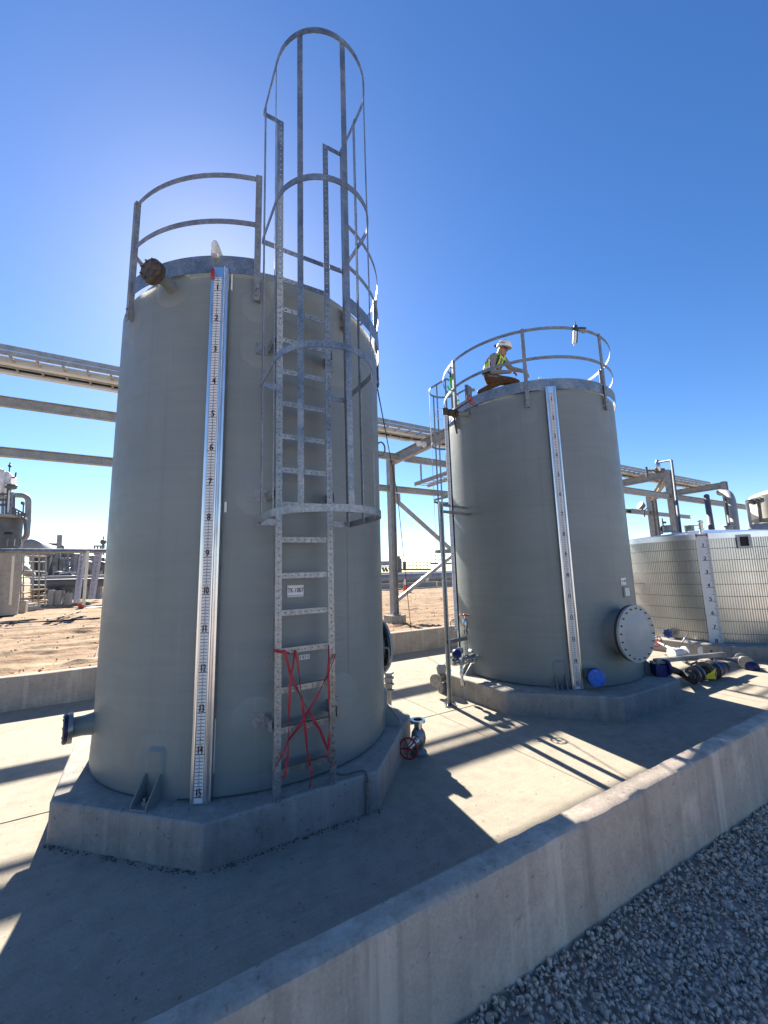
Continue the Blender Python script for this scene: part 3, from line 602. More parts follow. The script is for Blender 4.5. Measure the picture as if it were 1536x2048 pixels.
g = MB(); a = onD(1324, 1068, 10.8); g.tube(fillet([a, a+UP*.19, a+UP*.21+CR*.12], .06), .03, 10); g.tube([a+UP*.21+CR*.06, a+UP*.42+CR*.055], .017, 8); g.tube([a+UP*.31+CR*.06, a+UP*.31+CR*.14], .028, 8); g.build('breather_pipe', MAT['plantd'], t3)
# ================================================================== PIPE RACK
XC = [-5.0, 1.7, 8.25, 15.0, 21.9, 28.2]; YR, YFc = 13.4, 9.62; ZB = 6.58
rk = thing('pipe_rack', 'long galvanized steel pipe rack running behind the tanks', 'pipe rack', (10, 10.5, ZD))
for x in XC:
    for y in (YR, YFc):
        g = MB().ibeam((x, y, ZD+.30), (x, y, ZB+.05), .25, .25, .016, (1, 0, 0)); g.frame((x, y, ZD+.31), V((1, 0, 0)), V((0, 1, 0)), UP, .36, .36, .025); g.build('column', MAT['steel'], rk, smooth=False)
    MB().ibeam((x, YFc+.13, ZB-.16), (x, YR-.13, ZB-.16), .2, .36).build('cross_beam', MAT['steel'], rk, smooth=False)
for xa, xb in zip([-16]+XC, XC+[33]):
    MB().ibeam((xa+.13, YR, 5.29), (xb-.13, YR, 5.29), .18, .23).build('beam', MAT['steel'], rk, smooth=False)
    MB().ibeam((xa+.11, 12.55, 6.33), (xb-.11, 12.55, 6.33), .12, .25).build('beam', MAT['steel'], rk, smooth=False)
    if xa > 12: MB().ibeam((xa+.13, YFc, 5.3), (xb-.13, YFc, 5.3), .18, .26).build('beam', MAT['steel'], rk, smooth=False)
x = XC[2]
for a, b in (((x+.13, YR, 4.9), (x+3.1, YR, 2.75)), ((x+.13, YR, .95), (x+3.1, YR, 2.75)), ((x+6.1, YR, 4.9), (x+3.1, YR, 2.75)), ((x+6.1, YR, .95), (x+3.1, YR, 2.75))):
    MB().bar(a, b, .13, .13).build('brace', MAT['steel'], rk, smooth=False)
g = MB().frame((x+.26, YR, 4.96), V((1, 0, 0)), V((0, 1, 0)), UP, .32, .02, .34); g.build('gusset_plate', MAT['steel'], rk, smooth=False)
MB().bar((x+.125, YR, 1.2), (x+.13, YR, .76), .2, .02).build('gusset_plate', MAT['steel'], rk, smooth=False)
for i, x in enumerate(XC[2:]):
    for y, nm in ((YR, 'rear'), (YFc, 'front')):
        if i > 1 or (y == YFc and i == 0): continue
        o = MB().box((x, y, ZD+.08), (.62, .62, .42)).build('pedestal', MAT['block'], bevel=.015)
        tag(o, {(0, 'rear'): 'square concrete pedestal under the bare steel column left of the second tank', (1, 'rear'): 'square concrete pedestal under a rear rack column hidden by the second tank', (1, 'front'): 'square concrete pedestal under a front rack column hidden by the second tank'}[(i, nm)], 'pedestal')
# hanging side tray under the rack, square to the run
tr = thing('cable_tray', 'short cable tray hung crosswise below the rack beside the bare steel column', 'cable tray', (9.5, 11.6, 5.3))
for k, xx in enumerate((9.15, 9.8)): MB().frame((xx, 11.6, 5.48), V((1, 0, 0)), V((0, 1, 0)), UP, .03, 2.9, .15).build('side_rail', MAT['steel'], tr, smooth=False)
for k in range(10): MB().box((9.475, 10.3+.28*k, 5.42), (.62, .05, .03)).build('rung', MAT['alu'], tr, smooth=False)
for y in (11.0, 12.6):
    MB().box((9.16, y, 5.86), (.05, .05, .66)).build('hanger', MAT['steel'], tr, smooth=False)
# main trays
def tray(y0, wdt, label, cover, ztop=7.00, x0=-16, x1=29.8):
    t = thing('cable_tray', label, 'cable tray', (5, y0, 6.75), 'cable trays along the top of the pipe rack'); zb = ztop-.22
    MB().frame(((x0+x1)/2, y0, ztop-.055), V((1, 0, 0)), V((0, 1, 0)), UP, x1-x0, .05, .11).build('side_rail', MAT['steel'], t, smooth=False)
    MB().frame(((x0+x1)/2, y0+.01, zb+.05), V((1, 0, 0)), V((0, 1, 0)), UP, x1-x0, .04, .085).build('side_rail', MAT['steel'], t, smooth=False)
    MB().frame(((x0+x1)/2, y0-.012, ztop-.122), V((1, 0, 0)), V((0, 1, 0)), UP, x1-x0, .03, .02).build('lip', MAT['alu'], t, smooth=False)
    MB().frame(((x0+x1)/2, y0+wdt, zb+.07), V((1, 0, 0)), V((0, 1, 0)), UP, x1-x0, .03, .14).build('side_rail', MAT['traywhite'], t, smooth=False)
    MB().frame(((x0+x1)/2, y0+wdt+.06, zb), V((1, 0, 0)), V((0, 1, 0)), UP, x1-x0, .12, .012).build('flange', MAT['traywhite'], t, smooth=False)
    if cover: MB().frame(((x0+x1)/2, y0+wdt/2, zb+.17), V((1, 0, 0)), V((0, 1, 0)), UP, x1-x0, wdt-.03, .008).build('cover', MAT['traywhite'], t, smooth=False)
    else:
        for k in range(4): MB().tube([(x0, y0+.12+k*.09, zb+.09+.03*(k % 2)), (x1, y0+.12+k*.09, zb+.09+.03*(k % 2))], .035, 8).build('cable', MAT['rubber'], t)
    r0 = None
    for k in range(int((x1-x0)/.45)):
        xx = x0+.2+k*.45
        if -4.5 < xx < 10 or xx > 17:
            if r0 is None: r0 = MB().box((xx, y0+wdt/2, zb+.035), (.04, wdt-.05, .025)).build('rung', MAT['steel'], t, smooth=False); xr = xx
            else:
                c = r0.copy(); COL.objects.link(c); c.parent = t; c.location = (xx-xr, 0, 0)
tray(10.86, .42, 'nearer cable tray on the pipe rack, with a pale cover plate seen from below', True)
tray(11.42, .30, 'farther cable tray on the pipe rack, full of dark cables', False, 6.96)
o = MB().tube([(-16, 13.28, 6.56), (28, 13.28, 6.56)], .05, 12).build('rack_pipe', MAT['plantd']); tag(o, 'slim dark pipe resting on the rack cross beams behind the upper beam', 'pipe')
# clamps / conduit fittings hanging at the tray edge
for i, (x_, y_) in enumerate(((836, 888), (846, 890))):
    a = onY(x_, y_, 11.0); g = MB().lathe([(.03, 0), (.07, .02), (.085, .10), (.07, .12)], a, (-.3, -1, -.2), 14); g.lathe([(.10, .11), (.10, .125), (.05, .13)], a, (-.3, -1, -.2), 14)
    tag(g.build('conduit_fitting', MAT['white']), ['left white conduit fitting under the tray end beside the second tank', 'right white conduit fitting under the tray end beside the second tank'][i], 'fitting', 'white conduit fittings under the cable tray')
# flood light on the rack
fl = thing('flood_light', 'small flood light on the rack beam just right of the second tank', 'lamp', onY(1288, 1022, 12.6))
a = onY(1288, 1022, 12.6); g = MB(); g.tube([a-UP*.35, a], .035, 8); g.build('stem', MAT['plantd'], fl); g = MB(); g.tube(fillet([a+CR*.2+UP*.18, a, a-CR*.15+UP*.15], .1), .03, 8); g.build('yoke', MAT['plantd'], fl)
g = MB(); g.lathe([(.05, 0), (.16, .05), (.24, .26), (.26, .28), (.24, .30)], a+UP*.22+CR*.05, (-CR*.8+UP*.45).normalized(), 18); g.build('head', MAT['plantd'], fl)
MB().ibeam(onY(1262, 1022, 13.2), onY(1303, 1027, 13.2), .18, .26).build('beam', MAT['steel'], rk, smooth=False)
a = onY(1299, 996, 13.2); g = MB().ibeam((a.x, 13.2, ZD+.3), (a.x, 13.2, a.z+.1), .3, .3, .018, (1, 0, 0)); g.build('column', MAT['steel'], rk, smooth=False)
b = onY(1332, 988, 9.7); MB().ibeam((a.x, 13.05, a.z-.05), (b.x+.3, 9.8, a.z-.05), .2, .3).build('cross_beam', MAT['steel'], rk, smooth=False)
# pipes on the right part of the rack
def pipe(nm, label, pts, r, mat, fr=.15, n=12, cat='pipe'):
    return tag(MB().tube(fillet(pts, fr), r, n).build(nm, MAT[mat]), label, cat)
pp = thing('drop_pipe', 'thin black pipe looping from a rack-top valve down to the corrugated tank roof', 'pipe', onD(1361, 1064, 11.5))
A_ = [onD(1316, 944, 17), onD(1316, 925, 17), onD(1343, 920, 16), onD(1361, 1066, 11.5)]
MB().tube(fillet(A_, .12), .042, 10).build('pipe', MAT['plantd'], pp)
a = onD(1317, 941, 17); g = MB(); g.tube([a-CR*.2, a+CR*.22], .10, 10); g.lathe([(.14, -.02), (.14, .05)], a-UP*.1, UP, 10); g.tube([a-CR*.5-UP*.3, a-CR*.5+UP*.15], .05, 8); g.tube([a-CR*.5, a-CR*.2], .04, 8); g.build('valve', MAT['plantd'], pp)
g = MB().lathe([(.06, -.3), (.09, -.2), (.09, .12), (.06, .2)], onD(1315.5, 930, 17), UP, 10); g.build('reducer', MAT['bright'], pp)
a, b = onD(1449, 990, 20.5), onD(1472, 1066, 19.5); pipe('gooseneck_pipe', 'fat grey gooseneck pipe bending down beside the last rack column', [onD(1440, 985, 22), onD(1462, 986, 20.5), b], .17, 'plant', 1.0, 16)
pipe('downcomer_pipe', 'thin dark pipe running down close beside the last rack column', [onD(1453, 990, 21), onD(1463, 1066, 20)], .10, 'plantd')
pipe('riser_pipe', 'dark riser pipe left of the last rack column above the corrugated tank', [onD(1413, 992, 20), onD(1424, 1062, 18)], .12, 'plantd')
# cream cone-bottomed tank at the right edge
cx = onD(1560, 1030, 17); ct = thing('cone_tank', 'cream fibreglass tank with a cone bottom at the right edge of the frame', 'tank', (cx.x, cx.y, 1.5))
q0, q1, q2 = onD(1560, 985, 17).z, onD(1560, 1037, 17).z, onD(1560, 1062, 17).z
MB().lathe([(.9, q1), (.9, q0-.1), (.75, q0), (.3, q0+.15)], (cx.x, cx.y, 0), n=48).build('shell', MAT['cream'], ct)
MB().lathe([(.2, q2-.6), (.92, q1-.02), (.94, q1)], (cx.x, cx.y, 0), n=48).build('cone', MAT['plant'], ct)
for k in range(4):
    e = radial(45+90*k+20); g = MB().tube([V((cx.x, cx.y, ZD))+e*.92, V((cx.x, cx.y, q1))+e*.92], .06, 8); g.build('leg', MAT['plantd'], ct)
a = onD(1514, 1012, 16.5); g = MB(); g.tube(fillet([onD(1505, 1066, 16.5), onD(1494, 1005, 16.5)], .1), .06, 8); g.build('vent_pipe', MAT['plant'], ct)
g = MB(); g.tube([onD(1494, 1004, 16.5), onD(1525, 1000, 16.5)], .09, 10); g.lathe([(.14, 0), (.14, .08)], onD(1505, 1003, 16.5), CR, 10); g.lathe([(.14, 0), (.14, .08)], onD(1515, 1001, 16.5), CR, 10); g.build('valve', MAT['plantd'], ct)
g = MB(); g.tube([onD(1517, 1002, 16.4), onD(1523, 1048, 16.4)], .06, 8); g.build('drain_pipe', MAT['plantd'], ct)
o = MB().lathe([(.42, -.4), (.42, .1), (.3, .28), (.0, .34)], onD(1527, 1062, 15.5), UP, 24).build('pump_hood', MAT['plant']); tag(o, 'small domed dark hood under the cream cone tank', 'hood')

# ================================================================== LEVEL GAUGE beside the second tank
sp = thing('strut_post', 'tall galvanized strut post bolted to the floor beside the second tank', 'post', (4.10, 5.13, 0))
pb = V((4.10, 5.13, 0)); g = MB()
pu, pv = V((.86, -.51, 0)), V((.51, .86, 0))
g.frame(pb+pv*.026+UP*1.58, pu, pv, UP, .062, .005, 3.13)
for s_ in (-1, 1): g.frame(pb+pu*(.031*s_)+UP*1.58, pu, pv, UP, .005, .056, 3.13); g.frame(pb+pu*(.022*s_)-pv*.028+UP*1.58, pu, pv, UP, .016, .005, 3.13)
g.build('channel', MAT['galv'], sp, smooth=False)
g = MB().frame(pb+UP*.008, pu, pv, UP, .17, .17, .014); g.build('base_plate', MAT['galv'], sp, smooth=False)
for a in (-.065, .065):
    for b in (-.065, .065): MB().lathe([(.009, 0), (.009, .07), (.005, .075)], pb+pu*a+pv*b, UP, 6).build('anchor_bolt', MAT['galv'], sp)
for s_ in (-1, 1):
    q = pb+pu*(.045*s_); MB().add([q+pv*.01+UP*.015, q-pv*.08+UP*.015, q+pv*.01+UP*.12]+[q+pu*.006+pv*.01+UP*.015, q+pu*.006-pv*.08+UP*.015, q+pu*.006+pv*.01+UP*.12], [(0, 1, 2), (5, 4, 3), (0, 3, 4, 1), (1, 4, 5, 2), (2, 5, 3, 0)]).build('gusset', MAT['galv'], sp, smooth=False)
YG = 5.21; NZ = onC(945, 1342, T2, R1+.02); ZL = .60
MB().bar(pb+UP*2.98, (T2[0]-R1-.0, YG+.02, 2.98), .042, .042).build('bracket', MAT['galvd'], sp, smooth=False)
MB().bar(pb+UP*3.10+pv*.05, (T2[0]-R1+.0, YG+.10, 3.10), .042, .042).build('bracket', MAT['galvd'], sp, smooth=False)
MB().bar(pb+UP*.93, (4.56, YG, .93), .05, .05).build('bracket', MAT['galv'], sp, smooth=False)
lg = thing('level_gauge', 'tall sight-glass level gauge with valves standing beside the second tank', 'level gauge', (4.45, YG, ZL))
ga, gb = onY(911, 1262, YG), onY(893, 832, YG); gx = (ga.x+gb.x)/2
g = MB().frame((gx, YG, (ga.z+gb.z)/2), CR, V((CR.y, -CR.x, 0)), UP, .052, .012, gb.z-ga.z)
g.cur = 1
fn = V((CR.y, -CR.x, 0)).normalized()
for k in range(int((gb.z-ga.z)/.0254)): g.frame(V((gx, YG, ga.z+.02+k*.0254))+fn*.0065, CR, fn, UP, .034 if k % 12 else .046, .001, .006 if k % 12 else .012)
g.build('scale_board', [MAT['tape'], MAT['galvd']], lg, smooth=False)
gt = V((gx, YG, 0))+CR*.042
MB().tube([gt+UP*(ZL+.1), gt+UP*(gb.z+.05)], .013, 10).build('sight_tube', MAT['rubber'], lg)
def flange_pair(g, c, ax, r=.078, gap=.012):
    for s_ in (-1, 1): g.lathe([(r, s_*gap-.011), (r, s_*gap+.011)], c, ax, 20)
    bolts(g, V(c)-V(ax)*.05, V(ax), r*.78, 6, .009, .10)
def handwheel(c, axis, R, mat, parent, spokes=5, nm='handwheel'):
    z = V(axis).normalized(); x = z.orthogonal().normalized(); y = z.cross(x); c = V(c); g = MB()
    g.tube([c+(x*cos(a)+y*sin(a))*R for a in np.linspace(0, 2*pi, 28, endpoint=False)], R*.10, 8, closed=True)
    for k in range(spokes):
        a = 2*pi*k/spokes+.3; g.tube([c-z*R*.08, c+(x*cos(a)+y*sin(a))*R], R*.075, 6)
    g.lathe([(R*.2, -R*.16), (R*.2, R*.12), (R*.1, R*.2)], c, z, 10)
    return g.build(nm, MAT[mat], parent)
AX = V((-1, 0, 0)); zc = ZL
g = MB(); g.tube([(T2[0]-R1+.02, YG, zc), (4.70, YG, zc)], .04, 12); flange_pair(g, (4.68, YG, zc), AX); g.build('tank_nozzle', MAT['bright'], lg)
g = MB(); g.lathe([(.05, 0), (.062, .03), (.062, .11), (.05, .14)], (4.665, YG, zc), AX, 16); flange_pair(g, (4.52, YG, zc), AX); g.build('valve_body', MAT['bright'], lg)
g = MB(); g.tube([(4.52, YG, zc), (4.22, YG, zc)], .045, 12); g.lathe([(.06, -.06), (.07, 0), (.06, .06)], (4.40, YG, zc), (0, 0, 1), 14); flange_pair(g, (4.30, YG, zc), AX, .07); g.build('tee', MAT['bright'], lg)
g = MB(); g.tube([(4.545, YG, zc+.05), (4.545, YG, zc+.47)], .026, 10); g.lathe([(.04, 0), (.045, .05), (.03, .06)], (4.545, YG, zc+.40), UP, 12); g.lathe([(.032, 0), (.05, .03), (.045, .13), (.025, .17)], (4.545, YG, zc+.47), UP, 12); g.tube([(4.545, YG, zc+.6), (4.545, YG, zc+.72)], .011, 8); g.build('valve_stem', MAT['bright'], lg)
handwheel((4.545, YG, zc+.70), (0, 0, 1), .085, 'red', lg)
g = MB(); g.tube(fillet([gt+UP*(ZL+.18), gt+UP*(ZL+.02)], .02), .022, 10); g.lathe([(.045, 0), (.055, .04), (.04, .09)], gt+UP*(ZL+.12), UP, 12); g.lathe([(.05, -.03), (.06, 0), (.05, .05)], gt+UP*(ZL-.02), UP, 12); g.build('lower_cock', MAT['cast'], lg)
g = MB(); g.lathe([(.03, 0), (.072, .012), (.075, .06), (.05, .09)], V((4.28, YG-.06, zc+.11)), (-.25, -.6, .5), 18); g.build('dial', MAT['navy'], lg)
g = MB(); g.tube(fillet([(4.40, YG-.02, zc-.02), (4.40, YG-.02, zc-.16), (4.41, YG-.03, zc-.30)], .04), .022, 10); g.lathe([(.035, 0), (.045, .04), (.03, .1)], (4.41, YG-.03, zc-.22), UP, 10); g.lathe([(.03, 0), (.042, .02), (.036, .09)], (4.415, YG-.035, zc-.38), UP, 10); g.build('drain_cock', MAT['bright'], lg)
MB().tube(fillet([gt+UP*(ZL+.66), gt+UP*(ZL+.62)-CR*.14, gt+UP*(ZL+.50)-CR*.12, gt+UP*(ZL+.46)-CR*.03], .08), .007, 6).build('tie_wire', MAT['galvd'], lg)
zU = q2_z = onY(905, 826, YG).z
g = MB(); g.tube([(gx, YG, zU), (4.62, YG, zU)], .035, 10); flange_pair(g, (4.58, YG, zU), (-1, 0, 0), .07); g.lathe([(.05, -.06), (.065, 0), (.05, .06)], (4.48, YG, zU), (1, 0, 0), 14); g.lathe([(.05, -.05), (.05, .05)], (gx, YG, zU), UP, 12); g.build('upper_valve', MAT['iron'], lg)
nz = onC(937, 828, T2, R1); MB().tube([(4.60, YG, zU), (4.66, YG-.02, zU), nz], .05, 12).build('upper_nozzle', MAT['frp'], lg)
hw_ = onD(940, 800, depth((4.5, YG, zU))-.28); MB().tube([(4.48, YG, zU), hw_], .020, 8).build('upper_stem', MAT['iron'], lg)
handwheel(hw_, (hw_-V((4.48, YG, zU))), .085, 'red', lg, 4)
MB().tube(fillet([V((gx, YG, zU+.05)), V((gx, YG, zU+.05))-CR*.17, V((gx, YG, zU-.12))-CR*.17, V((gx, YG, zU-.16))-CR*.05], .08), .006, 6).build('tie_wire', MAT['white'], lg)
MB().tube([V((4.50, YG-.05, zU-.05)), V((4.53, YG-.08, zU-.40))], .018, 6).build('chain', MAT['iron'], lg)
# floor box behind the post
vb = thing('valve_cluster', 'grey flanged valve standing on the floor behind the strut post', 'valve', (4.42, 5.72, 0)); c_ = V((4.42, 5.72, .24))
g = MB(); g.tube([c_-V((.2, .1, 0)), c_+V((.2, .1, 0))], .065, 14); g.build('body', MAT['cast'], vb)
for s_ in (-1, 1): MB().lathe([(.105, -.016), (.105, .016)], c_+V((.2, .1, 0))*s_, (.9, .45, 0), 20).build('flange', MAT['cast'], vb)
MB().lathe([(.07, 0), (.09, .1), (.06, .16)], c_+UP*.06, UP, 14).build('bonnet', MAT['cast'], vb); MB().tube([c_-UP*.09, V((c_.x, c_.y, 0))], .07, 10).build('foot', MAT['cast'], vb)

# ================================================================== SMALL THINGS ROUND THE FIRST TANK
gv = thing('gate_valve', 'grey gate valve with a dark red handwheel beside the first concrete base', 'valve', tuple(onZ(838, 1505, 0)))
b = onZ(838, 1508, 0); ax = (onZ(822, 1530, .2)-onZ(838, 1500, .25)); ax.z = 0; ax.normalize(); c_ = V((b.x, b.y, .17))
g = MB(); g.lathe([(.06, -.10), (.075, -.05), (.085, 0), (.075, .06), (.05, .10)], c_, UP, 18); g.sphere(c_, .085, 16); g.build('body', MAT['cast'], gv)
MB().lathe([(.085, .17), (.085, .195), (.05, .195), (.05, .165)], c_, UP, 24).build('flange', MAT['bright'], gv); MB().lathe([(.045, .08), (.045, .17)], c_, UP, 16).build('neck', MAT['bright'], gv)
g = MB(); g.lathe([(.052, .06), (.05, .12), (.035, .15), (.028, .27), (.02, .29)], c_, ax, 16); g.build('bonnet', MAT['bright'], gv)
hwp = handwheel(c_+ax*.30, ax+UP*.15, .10, 'red', gv, 5)
MB().lathe([(.09, -.165), (.09, -.14), (.05, -.10)], c_, UP, 20).build('base_flange', MAT['cast'], gv)
fv = thing('flanged_valve', 'small bolted grey valve on the floor below the black manway of the first tank', 'valve', (3.35, 5.35, 0)); c_ = onY(777, 1363, 5.6); c_.z = max(c_.z, .1)
g = MB(); g.lathe([(.05, -.13), (.065, 0), (.05, .13)], c_, UP, 14); g.build('body', MAT['cast'], fv)
for dz in (-.12, -.03, .06, .13): MB().lathe([(.085, -.012), (.085, .012)], c_+UP*dz, UP, 18).build('flange', MAT['cast'], fv)
MB().lathe([(.04, 0), (.04, c_.z-.1)], V((c_.x, c_.y, 0)), UP, 10).build('pipe', MAT['cast'], fv)
# conduit over the concrete base
c0 = onZ(722, 1560, F); cb = onZ(726, 1621, 0)
g = MB(); lx = T1[0]+.29; ly = T1[1]-1.70
cy = 5.08-1.715-.022
o = MB().tube(fillet([(lx+.0, ly+.05, .66), (lx+.0, ly+.05, F+.06), (lx+.10, ly+.03, F+.022), (lx+.20, ly+.02, F+.03), (1.735, ly+.01, F+.025), (1.735, cy, F-.01), (1.735, cy, .2)], .07), .0095, 8).build('flexible_conduit', MAT['plantd']); tag(o, 'thin dark flexible conduit curling from the ladder foot over the concrete base', 'conduit')
o = MB().tube([(1.735, cy, .235), (1.735, cy, .0)], .017, 10); o.lathe([(.022, 0), (.022, .05)], (1.735, cy, .21), UP, 10); o.lathe([(.021, 0), (.021, .03)], (1.735, cy, .13), UP, 10); tag(o.build('conduit_stub', MAT['galvd']), 'short upright grey conduit pipe against the first concrete base', 'conduit')
# red ribbon on the ladder
rb = thing('ribbon', 'red barrier ribbon wound in crosses over the lowest ladder rungs', 'ribbon', (1.2, 3.33, .45))
yl = T1[1]-1.72-.012
def rib(px, name='strand', w_=.022, dy=0):
    pts = [onY(x, y, yl-dy-(.004*i % .012)) for i, (x, y) in enumerate(px)]; out = []
    for a, b in zip(pts, pts[1:]):
        n = max(3, int((b-a).length/.05)); out += [a.lerp(b, i/n)+V((0, -.012*sin(pi*i/n), -.004*sin(pi*i/n))) for i in range(n)]
    out.append(pts[-1]); ph = random.random()*6
    ups = []
    for i, p_ in enumerate(out):
        tn = (out[min(i+1, len(out)-1)]-out[max(i-1, 0)]).normalized(); s1 = tn.cross(V((0, 1, 0))).normalized(); s2 = tn.cross(s1); a = 1.25*sin(i*.37+ph)+.5*sin(i*.93+2*ph)
        ups.append(s1*cos(a)+s2*sin(a))
    MB().ribbon(out, ups, w_, .0012).build(name, MAT['ribbon'], rb)
rib([(568, 1300), (580, 1345), (604, 1400), (640, 1460), (655, 1500)], dy=.0); rib([(657, 1291), (656, 1350), (658, 1420), (656, 1500), (652, 1516)], dy=.006)
rib([(671, 1308), (652, 1355), (612, 1430), (577, 1480), (550, 1535), (546, 1548)], dy=.012); rib([(590, 1300), (580, 1360), (577, 1430), (577, 1480), (573, 1530), (567, 1557)], dy=.016); rib([(591, 1302), (599, 1360), (608, 1440), (614, 1500), (620, 1532)], dy=.02)
rib([(548, 1300), (566, 1304), (580, 1306), (594, 1313)], dy=.01); rib([(537, 1315), (550, 1303), (562, 1302)], w_=.014, dy=.014); rib([(620, 1530), (623, 1552), (618, 1576)], dy=.02); rib([(660, 1535), (672, 1522)], dy=.012, w_=.03)
# guy wire
a = onD(755, 778, depth((2.55, 4.35, 3.55))); o = MB().tube([a, onY(795, 990, 7.3), onY(822, 1259, YF+.1)], .009, 6).build('guy_cable', MAT['rubber']); tag(o, 'thin black cable slanting from the first tank down to the far wall', 'cable')
# debris along the foot of the first concrete base
P = []; S = []
for _ in range(330):
    k = RNG.random()
    if k < .5: t_ = RNG.random(); x = .46+t_*1.42; y = 3.362-abs(RNG.normal(0, .03)); d = .4+.6*t_
    else: t_ = RNG.random(); x = .44-t_*1.0; y = 3.37+t_*1.0-abs(RNG.normal(0, .03)); x -= abs(RNG.normal(0, .02))
    P.append((x, y, .002)); S.append(abs(RNG.normal(.0045, .0035))+.002)
for _ in range(26):
    P.append((RNG.uniform(-.3, 3.2), RNG.uniform(2.0, 3.2), .002)); S.append(RNG.uniform(.003, .008))
tag(scatter_rocks('debris', np.array(P), np.array(S), MAT['debris']), 'dark crumbs and grit lying along the foot of the first concrete base', kind='stuff')
# ================================================================== WORKER on the second tank
D0 = depth((5.10, 4.80, 5.1))+.20
def J(x, y, dd=0): return onD(x, y, D0+dd)
wk = thing('person', 'worker in a white hard hat, lime vest and brown trousers crouching on the second tank', 'person', tuple(J(978, 772)))
def skin_mesh(chains, mats, name, parent, sub=3):
    bm = bmesh.new(); L = bm.verts.layers.skin.verify(); made = {}
    def vert(key, pos, r):
        if key in made: return made[key]
        v_ = bm.verts.new(V(pos)-V(ORG[parent.name])); v_[L].radius = (r, r) if not isinstance(r, tuple) else r; made[key] = v_; return v_
    first = None
    for ch in chains:
        pv_ = None
        for key, pos, r in ch:
            v_ = vert(key, pos, r)
            if first is None: first = v_; v_[L].use_root = True
            if pv_ is not None and not any(set(e.verts) == {pv_, v_} for e in pv_.link_edges): bm.edges.new((pv_, v_))
            pv_ = v_
    me = bpy.data.meshes.new(name); bm.to_mesh(me); bm.free(); tmp = bpy.data.objects.new(name, me); COL.objects.link(tmp)
    tmp.modifiers.new('skin', 'SKIN').use_smooth_shade = True; sb = tmp.modifiers.new('sub', 'SUBSURF'); sb.levels = sub; sb.render_levels = sub
    m2 = bpy.data.meshes.new_from_object(tmp.evaluated_get(bpy.context.evaluated_depsgraph_get())); bpy.data.objects.remove(tmp)
    for f in m2.polygons: f.use_smooth = True
    ob = bpy.data.objects.new(name, m2); COL.objects.link(ob); ob.parent = parent; ORG[ob.name] = ORG[parent.name]
    for k in mats: m2.materials.append(MAT[k])
    return ob
jt = dict(pel=J(978, 758), sp=J(981, 742), ch=J(988, 726), nb=J(997, 714), hd=J(1004, 703, -.01), ht=J(1007, 692, -.02),
    s1=J(985, 716, -.17), e1=J(984, 744, -.24), w1=J(1014, 744, -.24), h1=J(1024, 743, -.22), s2=J(1006, 717, .14), e2=J(1022, 738, .16), w2=J(1041, 741, .06), h2=J(1050, 744, .04),
    p1=J(977, 760, -.09), k1=J(1013, 757, -.22), a1=J(970, 778, -.02), t1=J(954, 787, .02), p2=J(984, 760, .09), k2=J(1038, 763, .06), a2=J(1003, 780, .10), t2=J(990, 787, .08))
A_ = jt
body = skin_mesh([[('pel', A_['pel'], (.15, .12)), ('sp', A_['sp'], (.145, .115)), ('ch', A_['ch'], (.155, .115)), ('nb', A_['nb'], .062), ('hd', A_['hd'], .082), ('ht', A_['ht'], .088)],
    [('ch', 0, 0), ('s1', A_['s1'], .072), ('m1', A_['s1'].lerp(A_['e1'], .5), .060), ('e1', A_['e1'], .050), ('f1', A_['e1'].lerp(A_['w1'], .5), .046), ('w1', A_['w1'], .034), ('h1', A_['h1'], .036)],
    [('ch', 0, 0), ('s2', A_['s2'], .072), ('e2', A_['e2'], .050), ('w2', A_['w2'], .036), ('h2', A_['h2'], .036)],
    [('pel', 0, 0), ('p1', A_['p1'], .105), ('q1', A_['p1'].lerp(A_['k1'], .5), .092), ('k1', A_['k1'], .072), ('c1', A_['k1'].lerp(A_['a1'], .5), .066), ('a1', A_['a1'], .050), ('t1', A_['t1'], .046)],
    [('pel', 0, 0), ('p2', A_['p2'], .105), ('k2', A_['k2'], .070), ('c2', A_['k2'].lerp(A_['a2'], .5), .064), ('a2', A_['a2'], .050), ('t2', A_['t2'], .046)]],
    ['shirt', 'brown', 'skin', 'boot'], 'body', wk)
O_ = V(ORG[wk.name])
def segd(p, a, b):
    ab = b-a; t_ = max(0, min(1, (p-a).dot(ab)/ab.length_squared)); return (p-(a+ab*t_)).length
for f in body.data.polygons:
    c = f.center+O_
    d = {0: min(segd(c, A_['sp'], A_['ch']), segd(c, A_['s1'], A_['e1'])+.02, segd(c, A_['e1'], A_['w1']), segd(c, A_['s2'], A_['e2']), segd(c, A_['e2'], A_['w2']), segd(c, A_['s1'], A_['s2'])),
         1: min(segd(c, A_['pel'], A_['p1']), segd(c, A_['p1'], A_['k1']), segd(c, A_['k1'], A_['a1']), segd(c, A_['pel'], A_['p2']), segd(c, A_['p2'], A_['k2']), segd(c, A_['k2'], A_['a2'])),
         2: min(segd(c, A_['nb'].lerp(A_['hd'], .25), A_['ht']), (c-A_['h1']).length, (c-A_['h2']).length), 3: min(segd(c, A_['a1'].lerp(A_['t1'], .15), A_['t1']), segd(c, A_['a2'].lerp(A_['t2'], .15), A_['t2']))}
    f.material_index = min(d, key=d.get)
